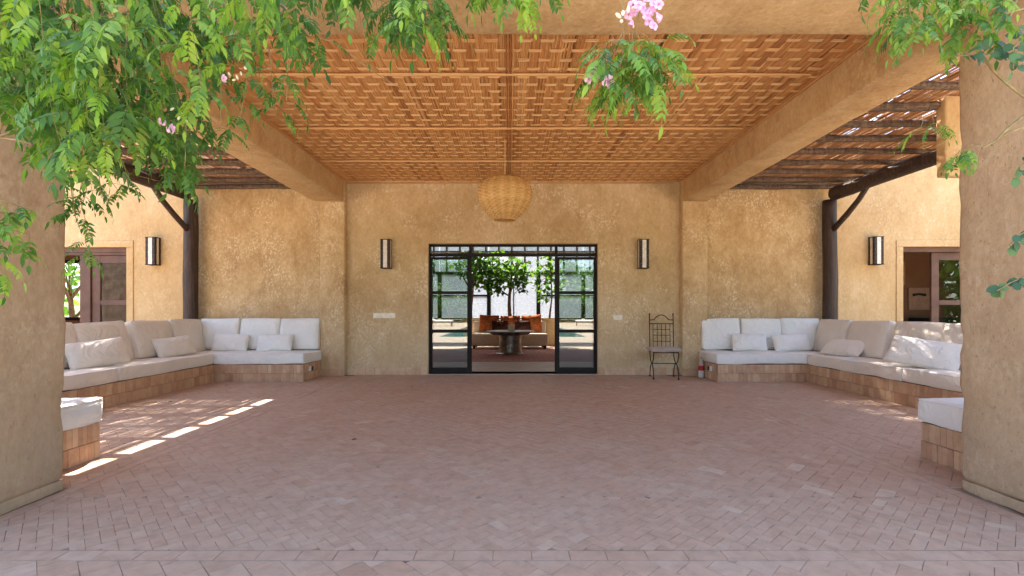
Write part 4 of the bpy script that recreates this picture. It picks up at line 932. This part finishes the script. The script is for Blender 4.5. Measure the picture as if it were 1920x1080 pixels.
lounger(5.6, -17.5, 'white sun lounger on the right side of the pool, mirrored in the glass doors', 0.1); lounger(-5.0, -17.0, 'white sun lounger on the left side of the pool, mirrored in the glass doors', math.pi)
rr = random.Random(5)
for k, (x, y, h, cr_) in enumerate([(-9.5, -24, 4.5, 2.6), (-5.5, -27, 5.5, 3.0), (-1.0, -29, 5, 3.0), (4.0, -28, 6, 3.2), (8.5, -25, 5, 2.8), (-15, -12, 5, 3), (16, -10, 5, 3.2), (13, -20, 6, 3.2), (18.5, -4, 6.5, 3.0), (20, -12, 7, 3.2), (17.5, 0.5, 6, 2.6)]):
    tree('garden_tree', (x, y, 0), h * 0.6, (x, y, h * 0.68), (cr_, cr_, h * 0.42), 1500, 0.42, 'bushy green garden tree, %s, beyond the pool' % ['left of the pool end', 'left of centre', 'farthest in the middle', 'right of centre', 'at the right end', 'along the left side', 'on the right near the house', 'on the right past the loungers', 'right side, by the hedge', 'right side, tallest of all', 'right side, closest to the porch'][k], seed=20 + k, r0=0.16, branches=8, group='garden trees beyond the pool')
for k, (x, y) in enumerate([(-7.0, -12.5), (9.2, -13.5)]):
    root = empty('palm', (x, y, 0), 'spiky palm by the %s side of the pool, mirrored in the glass' % ('left' if k == 0 else 'right'), 'palm'); mb = MB()
    MB().tube([(x, y, 0), (x + 0.05, y, 0.9), (x, y, 1.5)], [0.2, 0.17, 0.15], 10, 0.5, None, True, 0.3, k).build('trunk', M_BARK, root, smooth=True)
    for q in range(34):
        a = rr.uniform(0, 6.28); el = rr.uniform(0.1, 1.3); L = rr.uniform(1.3, 2.0); dirh = Vector((math.cos(a), math.sin(a), 0)); p0 = Vector((x, y, 1.5)); pts = arc(p0, p0 + dirh * L * 0.5 * math.cos(el) + Vector((0, 0, L * math.sin(el))), p0 + dirh * L * (0.5 + 0.6 * math.cos(el)) + Vector((0, 0, L * (math.sin(el) - 0.45))), 8)
        mb.tube(pts, 0.012, 4, rr.random(), cap=False); sd_ = Vector((-dirh.y, dirh.x, 0))
        for i in range(1, 9):
            for sg in (-1, 1):
                for hf in (0, 0.5):
                    p = pts[i].lerp(pts[i - 1], hf); e = p + sd_ * sg * 0.32 + dirh * 0.12 + Vector((0, 0, -0.14)); mb.add([p, p + dirh * 0.03, e], [(0, 1, 2)], rr.random())
    mb.build('crown', M_LEAFT, root)
mb = MB(); wall(mb, -22, 22, 0, 2.4, -32.4, -32, [], 2.0, 0.05); mb.build('garden_wall', M_STONE, label='rough stone garden wall far behind the pool', cat='wall')
mb = MB(); mb.box(-17.4, -17, -14, 1, 0, 3.3); mb.build('garden_wall', M_STONE, label='rough stone side wall mirrored in the glass of the far left door', cat='wall')
mb = MB()
for (x0, y0, x1, y1) in ((-20, -31, 20, -31), (-21, -30, -21, 6), (21, -30, 21, 6)):
    L = math.hypot(x1 - x0, y1 - y0); k = int(L / 1.6)
    for i in range(k + 1):
        t = i / k; leafcrown(mb, (x0 + (x1 - x0) * t, y0 + (y1 - y0) * t, 1.3), (1.1, 1.1, 1.5), 260, 0.38, rr)
mb.build('hedge', M_LEAFT, kind='stuff', label='tall green hedge around the garden', cat='hedge')
mb = MB()
for i in range(12): leafcrown(mb, (-20 + i * 1.3, 16.5 + rr.uniform(-.5, .5), 1.6), (1.1, 0.9, 1.8), 85, 0.30, rr)
mb.build('shrub_border', M_LEAFY, kind='stuff', label='bright green shrubs in the garden behind the left room', cat='shrubs')
tree('garden_tree', (-12.6, 13.8, 0), 1.5, (-12.6, 13.9, 2.5), (1.3, 1.0, 0.9), 170, 0.22, 'small garden tree with forked trunk seen through the far left window', seed=50, r0=0.11, branches=6)

# ------------------------------------------------------------------ vines
def leaflet(mb, p, dr, nrm, L, wd, fold=0.22, tint=0.5, rnd_shape=False):
    dr = dr.normalized(); sd_ = nrm.cross(dr).normalized(); nn = dr.cross(sd_).normalized()
    st = ((0.0, 0.0), (0.28, 0.92), (0.6, 0.78), (0.84, 0.36), (1.0, 0.0)) if not rnd_shape else ((0, 0), (0.2, 0.95), (0.55, 1.1), (0.86, 0.7), (1.0, 0.0))
    vs = [p]; mids = []; lefts = []; rights = []
    curl = -0.18
    for (t, w_) in st[1:-1]:
        c = p + dr * L * t + nn * curl * L * t * t
        mids.append(len(vs)); vs.append(c - nn * 0.0)
        lefts.append(len(vs)); vs.append(c + sd_ * w_ * wd / 2 + nn * fold * w_ * wd / 2); rights.append(len(vs)); vs.append(c - sd_ * w_ * wd / 2 + nn * fold * w_ * wd / 2)
    tip = len(vs); vs.append(p + dr * L + nn * curl * L)
    fs = [(0, mids[0], lefts[0]), (0, rights[0], mids[0])]
    for i in range(len(mids) - 1): fs += [(mids[i], mids[i + 1], lefts[i + 1], lefts[i]), (mids[i], rights[i], rights[i + 1], mids[i + 1])]
    fs += [(mids[-1], tip, lefts[-1]), (mids[-1], rights[-1], tip)]
    mb.add(vs, fs, tint)
def frond_mb(seed, Lr=0.16, pairs=4, ll=0.043, lw=0.0165, droop=1.0):
    rr = random.Random(seed); mb = MB(); p = Vector((0, 0, 0)); ang = R(rr.uniform(0, 25)); end = R(rr.uniform(60, 88)) * droop; n_ = 10; pts = [p.copy()]; tans = []
    for i in range(n_):
        a = ang + (end - ang) * (i / n_) ** 0.8; t = Vector((math.cos(a), 0.06 * math.sin(i + seed), -math.sin(a))).normalized(); tans.append(t); p = p + t * Lr / n_; pts.append(p.copy())
    tans.append(tans[-1]); mb.tube(pts, [0.0011] * 6 + [0.0008] * (n_ - 5), 3, 0.9, cap=False)
    for k in range(pairs):
        i = 3 + (n_ - 4) * k / pairs; ii = int(i); q = pts[ii].lerp(pts[min(ii + 1, n_)], i - ii); T = tans[ii]; S = Vector((0, 1, 0)); N = S.cross(T) * -1
        if N.z < 0: N = -N
        for sg in (-1, 1):
            an = R(rr.uniform(48, 66)); d = T * math.cos(an) + S * sg * math.sin(an) + Vector((0, 0, -0.28 * rr.uniform(0.5, 1.6)))
            f = (0.75 + 0.3 * math.sin(math.pi * (k + 0.8) / (pairs + 0.3))) * rr.uniform(0.85, 1.12)
            nv = (N + S * sg * 0.25 + Vector((rr.uniform(-.25, .25), rr.uniform(-.25, .25), 0))); leaflet(mb, q, d, nv, ll * f, lw * f, 0.25, rr.random())
    leaflet(mb, pts[-1], tans[-1] + Vector((0, 0, -0.2)), Vector((1, 0, 0.4)), ll * 1.05, lw, 0.2, rr.random())
    return mb
VAR = {}
def frond_mesh(kind, k):
    key = (kind, k)
    if key not in VAR:
        par = {'v': dict(Lr=0.16, pairs=5), 'l': dict(Lr=0.19, pairs=5, ll=0.050, lw=0.019), 's': dict(Lr=0.12, pairs=4, ll=0.034, lw=0.015), 'f': dict(Lr=0.15, pairs=7, ll=0.030, lw=0.009),
               'y': dict(Lr=0.17, pairs=6, ll=0.040, lw=0.016)}[kind]
        mb = frond_mb(hash(kind) % 1 + 11 * k + ord(kind), **par); me = bpy.data.meshes.new('leaf')
        me.from_pydata([tuple(p) for p in mb.v], [], mb.f); a = me.attributes.new('tint', 'FLOAT', 'FACE'); a.data.foreach_set('value', mb.t)
        me.polygons.foreach_set('use_smooth', [True] * len(me.polygons)); me.materials.append(M_LEAFY if kind == 'y' else M_LEAF); VAR[key] = (me, mb)
    return VAR[key]
class Vine:
    def __init__(s, name, loc, label): s.root = empty(name, loc, label, 'vine'); s.stems = MB(); s.fr = []; s.rr = random.Random(len(label))
    clump = False
    def frond(s, p, yaw, kind='v', scale=1.0, tilt=0.0):
        if s.clump:
            a, b_ = VX + p.x / p.y * F, VY - (p.z - EYE) / p.y * F
            if noise.noise(Vector((a * 0.011, b_ * 0.014, 2.2))) < (0.0 if 190 < a < 330 and b_ < 70 else -0.08 if a > 370 else -0.36): return
        rr = s.rr; M_ = Matrix.Translation(p) @ Euler((rr.gauss(0, 0.22), tilt + rr.gauss(0, 0.22), yaw)).to_matrix().to_4x4() @ Matrix.Scale(scale * rr.uniform(0.66, 1.02), 4)
        s.fr.append((kind, rr.randrange(6), M_))
    def strand(s, pts, step=0.07, kind='v', r=0.0022, scale=1.0, skip=0.0, both=True, young=0.12, tiltb=0.0):
        pts = [Vector(p) for p in pts]; dense = []
        for i in range(len(pts) - 1):
            p0, p1, p2, p3 = pts[max(i - 1, 0)], pts[i], pts[i + 1], pts[min(i + 2, len(pts) - 1)]
            for q in range(6):
                f = q / 6; dense.append(0.5 * (2 * p1 + (p2 - p0) * f + (2 * p0 - 5 * p1 + 4 * p2 - p3) * f * f + (3 * p1 - p0 - 3 * p2 + p3) * f ** 3))
        dense.append(pts[-1]); s.stems.tube(dense, [r * (1 - 0.5 * i / len(dense)) for i in range(len(dense))], 5, 0.5)
        acc = 0; side = s.rr.uniform(0, 6.28)
        for i in range(1, len(dense)):
            acc += (dense[i] - dense[i - 1]).length
            if acc >= step:
                acc = 0; side += R(90) + s.rr.gauss(0, 0.3)
                for k in ((0, math.pi) if both else (0,)):
                    if s.rr.random() < skip: continue
                    s.frond(dense[i], side + k + s.rr.gauss(0, 0.25), 'y' if s.rr.random() < young else kind, scale, tiltb)
        if kind: s.frond(dense[-1], side, 'y' if s.rr.random() < young * 2 else kind, scale)
    def finish(s, nmax=290):
        if s.stems.v: s.stems.build('stem', M_STEM, s.root, smooth=True)
        fr = sorted(s.fr, key=lambda f: f[2].translation.y)
        L = ORG[s.root]; rest = MB()
        for i, (kind, k, M_) in enumerate(fr):
            me, mb = frond_mesh(kind, k)
            if i < nmax:
                o = bpy.data.objects.new('leaf', me); col.objects.link(o); o.parent = s.root; o.matrix_local = Matrix.Translation(-L) @ M_
            else:
                b0 = len(rest.v); rest.v += [M_ @ p for p in mb.v]; rest.f += [[b0 + q for q in f] for f in mb.f]; rest.t += mb.t
        if rest.v: rest.build('foliage', M_LEAF, s.root, smooth=True, kind='stuff')
def interp(tbl, x):
    for (x0, y0), (x1, y1) in zip(tbl, tbl[1:]):
        if x0 <= x <= x1: return y0 + (y1 - y0) * (x - x0) / (x1 - x0)
    return tbl[0][1] if x < tbl[0][0] else tbl[-1][1]
env = [(-60, 180), (0, 190), (50, 215), (70, 270), (110, 300), (160, 290), (200, 250), (240, 235), (290, 270), (310, 300), (350, 300), (375, 230), (400, 165), (440, 150), (480, 140), (520, 105), (545, 70), (575, 45), (620, 45), (660, 70), (700, 55), (760, 50), (820, 45), (850, 10)]
V1 = Vine('trumpet_vine', P(250, -120, 1.8), 'large leafy climbing vine hanging over the top left of the porch')
rr = V1.rr; V1.clump = True
x = -50
while x < 850:
    yb = interp(env, x) * rr.uniform(0.72, 1.04); d = rr.uniform(1.5, 2.15); y0 = -120
    k = max(2, int((yb - y0) / 90)); wx = rr.uniform(-18, 18)
    sw = rr.uniform(20, 90); pts = [P(x - sw * (1 - q / k) ** 2 + wx * math.sin(q * 1.9 + x) * (q / k), y0 + (yb - y0) * (1 - (1 - q / k) ** 1.3), d - 0.12 * (1 - q / k) + 0.05 * math.sin(q * 2 + x)) for q in range(k + 1)]
    gap = 0.28 if 190 < x < 330 else 0.05
    V1.strand(pts, 0.033 if x < 400 else 0.042, 'v' if rr.random() < 0.6 else 'l', 0.0012, rr.uniform(0.8, 1.2), gap, True, 0.14 if x < 560 else 0.4)
    x += rr.uniform(8, 16)
# darker sprig in front of the bright wall and door
for (a, b_, c) in (((150, 250), (165, 330), (150, 400)), ((200, 260), (205, 330), (225, 360)), ((170, 300), (150, 360), (165, 430)), ((130, 330), (140, 400), (150, 430)), ((230, 300), (238, 330), (240, 350)), ((180, 240), (185, 320), (190, 370)), ((120, 250), (135, 340), (138, 400)), ((90, 250), (105, 320), (120, 350)), ((215, 240), (190, 300), (180, 340))):
    V1.strand([P(a[0], a[1], 2.0), P(b_[0], b_[1], 2.02), P(c[0], c[1], 2.03)], 0.075, 's', 0.002, 0.95, 0.1, True, 0.0)
V1.strand([P(165, 420, 2.0), P(160, 450, 1.9), P(168, 475, 1.85)], 0.07, 'f', 0.0015, 1.0, 0.1, True, 0.0)
V1.strand([P(230, 322, 2.0), P(260, 330, 2.0), P(300, 340, 2.0)], 0.5, 's', 0.001, 0.5)
# trailing tendril crossing the ceiling, hanging tips
V1.strand([P(530, 62, 1.7), P(620, 78, 1.72), P(690, 128, 1.75), P(750, 165, 1.78)], 0.11, 's', 0.0018, 0.75, 0.2, True, 0.5)
for (x0, y0, x1, y1) in ((505, 150, 520, 215), (540, 165, 535, 190), (470, 160, 440, 235), (415, 190, 412, 245), (350, 270, 345, 320), (305, 250, 310, 300)):
    V1.strand([P(x0, y0 - 60, 1.72), P((x0 + x1) / 2, (y0 + y1) / 2, 1.72), P(x1, y1, 1.74)], 0.06, 's', 0.0018, 0.9, 0.1, True, 0.35)
for pts_ in ([(-20, 262), (20, 248), (60, 230), (110, 190)], [(-20, 170), (15, 160), (8, 215), (-5, 260)], [(-20, 255), (30, 262), (60, 270)], [(-10, 60), (100, 95), (210, 40), (330, -40)], [(120, 90), (240, 92), (420, 60), (560, 20)]):
    V1.stems.tube([P(a, b_, 1.82) for a, b_ in pts_], 0.0042, 6, 0.5)
V1.finish()
V2 = Vine('vine_spray', P(-60, 380, 1.5), 'leafy vine spray hanging in front of the lower part of the left column')
for pts_ in ([(-60, 350), (-10, 370), (30, 385), (62, 395)], [(-60, 380), (-20, 410), (20, 430), (55, 440)], [(-70, 400), (-30, 450), (10, 465), (25, 470)], [(-60, 440), (-30, 490), (0, 505)], [(-50, 360), (-10, 395), (20, 400)]):
    V2.strand([P(a, b_, 1.5 + 0.04 * i) for i, (a, b_) in enumerate(pts_)], 0.055, 's', 0.002, 1.0, 0.1)
V2.finish()
V3 = Vine('vine_spray', P(965, -90, 1.7), 'short green vine spray hanging from the top edge left of the pink blossoms')
for (x0, y1) in ((915, -18), (935, -5), (955, -20), (975, 5), (990, -12), (1010, -15), (945, -30), (1020, -30)):
    V3.strand([P(x0, -120, 1.7), P(x0 + rr.uniform(-8, 8), -60, 1.7), P(x0 + rr.uniform(-10, 10), y1, 1.7)], 0.06, 'v', 0.002, 0.9, 0.0, True, 0.3)
V3.finish()
# flowering spray
M_PIST = M_BUD
def flower(parent, p, yaw, sz=0.03, pitch=0.0, mat=None):
    M_ = Matrix.Translation(p) @ Euler((pitch, 0, yaw)).to_matrix().to_4x4(); mb = MB()
    mb.lathe([(0.004, 0.0), (0.006, 0.012), (0.011, 0.026)], 8, M=M_ @ Matrix.Rotation(R(90), 4, 'X') @ Matrix.Scale(sz / 0.03, 4))
    for k in range(5):
        a = 2 * math.pi * k / 5; Mk = M_ @ Matrix.Rotation(R(90), 4, 'X') @ Matrix.Scale(sz / 0.03, 4) @ Matrix.Translation((0, 0, 0.026)) @ Matrix.Rotation(a, 4, 'Z')
        mb.add([(0.006, 0, 0), (0.016, 0.013, 0.002), (0.028, 0.012, -0.002), (0.032, 0, -0.006), (0.028, -0.012, -0.002), (0.016, -0.013, 0.002), (0.018, 0, -0.002)],
               [(0, 6, 1), (1, 6, 2), (2, 6, 3), (3, 6, 4), (4, 6, 5), (5, 6, 0)], 0.5, Mk)
    mb.build('blossom', M_PINK, parent, smooth=True)
def bud(parent, p, sz=0.009):
    c = Vector(p); M_ = Matrix.Translation(c) @ Euler((rnd.uniform(-1, 1), rnd.uniform(-1, 1), 0)).to_matrix().to_4x4()
    MB().lathe([(0.0005, -sz), (sz * 0.5, -sz * 0.5), (sz * 0.6, 0.2 * sz), (sz * 0.4, sz), (0.0005, sz * 1.3)], 7, M=M_).build('bud', M_BUD, parent, smooth=True)
V4 = Vine('flowering_spray', P(1190, -90, 1.6), 'hanging vine spray with pink trumpet blossoms in front of the cane ceiling')
rf = V4.rr
for pts_ in ([(1150, 70), (1138, 120), (1128, 165)], [(1170, 90), (1160, 140), (1152, 178)], [(1185, 80), (1188, 120), (1180, 165)], [(1200, 80), (1215, 110), (1222, 150)], [(1215, 70), (1240, 100), (1248, 135)], [(1165, -90), (1168, 20), (1165, 75)], [(1195, -90), (1198, 10), (1192, 70)], [(1168, 60), (1150, 95), (1135, 140)], [(1170, 60), (1165, 110), (1150, 150)], [(1185, 60), (1190, 105), (1195, 140)], [(1192, 60), (1208, 90), (1215, 130)], [(1200, 60), (1232, 85), (1245, 105)], [(1165, 75), (1140, 80), (1132, 110)], [(1180, 60), (1178, 100), (1170, 130)]):
    hang = pts_[0][1] < 0
    V4.strand([P(a, b_, 1.62) for a, b_ in pts_], 0.034 if not hang else 0.4, 'f', 0.0014, 1.2, 0.05, True, 0.12)
for i in range(16): flower(V4.root, P(rf.uniform(1172, 1236), 0, 1.6) * 1 + Vector((0, rf.uniform(-.03, .03), 0)) if False else P(1175 + 60 * rf.random(), 55 - 45 * rf.random() + 0, 1.6 + rf.uniform(-.04, .04)), rf.uniform(-0.9, 0.9), 0.0165 * rf.uniform(0.75, 1.15), rf.uniform(-0.5, 0.6))
for q in range(4): flower(V4.root, P(1215 + 12 * rf.random(), 4 - 12 * q * rf.random(), 1.6), rf.uniform(-.9, .9), 0.016)
for (a, b_) in ((1110, 132), (1098, 148), (1105, 140)): flower(V4.root, P(a, b_, 1.6), rf.uniform(-.6, .6), 0.018, 0.2)
for (a, b_) in ((1122, 130), (1130, 138), (1118, 148), (1135, 150), (1125, 142), (1160, 30), (1168, 25), (1178, 18), (1165, 40), (1188, 15), (1205, 12)): bud(V4.root, P(a, b_, 1.6), 0.011)
flower(V4.root, P(1136, 153, 1.6), 0.3, 0.022, 0.3)
V4.stems.tube([P(1165, 78, 1.61), P(1150, 105, 1.61), P(1125, 128, 1.6), P(1105, 138, 1.6)], 0.0013, 4)
V4.finish()
# blossoms on the left vine
for (a, b_) in ((306, 228), (328, 240), (322, 243), (425, 148)): flower(V1.root, P(a, b_, 1.62), rf.uniform(-.6, .6), 0.013, 0.3)
for (a, b_) in ((322, 205), (335, 222), (350, 228), (342, 215), (430, 140), (445, 146), (452, 138), (438, 150), (460, 128)): bud(V1.root, P(a, b_, 1.62), 0.007)
# right hand vine
V5 = Vine('trumpet_vine', P(1800, -110, 1.8), 'leafy vine hanging over the top right corner in front of the right column')
for pts_ in ([(1660, -90), (1680, -20), (1690, 35)], [(1700, -90), (1695, 0), (1700, 45)], [(1720, -90), (1705, 10), (1720, 50)], [(1740, -90), (1745, -10), (1735, 40)], [(1770, -90), (1775, 0), (1760, 45)], [(1800, -90), (1795, -10), (1800, 55)], [(1830, -90), (1825, -20), (1830, 60)], [(1850, -90), (1848, -20), (1855, 40)], [(1870, -90), (1865, -40), (1865, 10)],
              [(1640, -90), (1640, -60), (1638, -50)], [(1780, -60), (1810, 20), (1820, 70)], [(1690, -50), (1672, 0), (1680, 30)], [(1750, -70), (1770, 10), (1790, 60)], [(1815, -80), (1840, -10), (1845, 45)]):
    V5.strand([P(a, b_, V5.rr.uniform(1.75, 1.95)) for a, b_ in pts_], 0.050, 'v', 0.0015, 0.95, 0.2, True, 0.06)
for pts_ in ([(1745, 205), (1750, 225), (1752, 240)], [(1735, 215), (1728, 235), (1726, 250)]): V5.strand([P(a, b_, 1.9) for a, b_ in pts_], 0.05, 'f', 0.001, 0.8)
for pts_ in ([(1840, 275), (1820, 272), (1800, 285)], [(1838, 272), (1818, 280), (1790, 290)], [(1800, 282), (1785, 300), (1780, 305)]): V5.strand([P(a, b_, 1.85) for a, b_ in pts_], 0.05, 's', 0.0015, 0.85, 0, True, 0)
for pts_ in ([(1930, 15), (1890, 22), (1860, 35), (1820, 70)], [(1935, 190), (1900, 172), (1860, 130), (1835, 95)], [(1935, 235), (1895, 242), (1865, 265), (1842, 278)], [(1935, 205), (1890, 240), (1860, 272)], [(1910, -10), (1890, 40), (1870, 60)]):
    V5.stems.tube(arc(P(*pts_[0], 1.85), P(*pts_[1], 1.85), P(*pts_[2], 1.85)) + [P(*pts_[3], 1.85)] if len(pts_) > 3 else [P(a, b_, 1.85) for a, b_ in pts_], 0.0045, 6, 0.5)
V5.finish()
# round-leaved climber
def roundsprig(name, pts, d, n_, size, label):
    v = Vine(name, P(pts[0][0], pts[0][1], d), label); r_ = random.Random(len(label) + n_); P3 = [P(a, b_, d) for a, b_ in pts]; v.stems.tube(P3, 0.0022, 5)
    for i in range(n_):
        t = (i + 0.5) / n_ * (len(P3) - 1); k = min(int(t), len(P3) - 2); p = P3[k].lerp(P3[k + 1], t - k); mb = MB(); dr = Vector((r_.uniform(-1, 1), r_.uniform(-.5, .3), r_.uniform(-1, .5))); q = p + dr.normalized() * 0.012
        mb.tube([p, q], 0.0009, 4); leaflet(mb, q, dr, Vector((r_.uniform(-.5, .5), -1, 0.5)), size * r_.uniform(0.7, 1.15), size * 0.72, 0.12, r_.random(), True); mb.build('leaf', M_LEAFR, v.root, smooth=True)
    v.finish()
roundsprig('round_leaved_climber', [(1985, 60), (1920, 85), (1860, 100), (1790, 105)], 1.8, 34, 0.042, 'round leaved twig reaching left below the top right vine')
roundsprig('round_leaved_climber', [(1990, 40), (1930, 60), (1900, 90), (1900, 130)], 1.75, 22, 0.042, 'round leaved twig at the right edge near the top')
roundsprig('round_leaved_climber', [(1985, 505), (1930, 515), (1895, 530), (1870, 545)], 1.8, 14, 0.042, 'lowest round leaved twig on the right column')
roundsprig('round_leaved_climber', [(1985, 420), (1930, 430), (1905, 445), (1892, 460)], 1.8, 12, 0.038, 'round leaved twig on the right column, above the lowest one')
roundsprig('round_leaved_climber', [(1960, 290), (1925, 300), (1910, 315), (1905, 330)], 1.8, 9, 0.036, 'round leaved twig at the right edge halfway up the column')
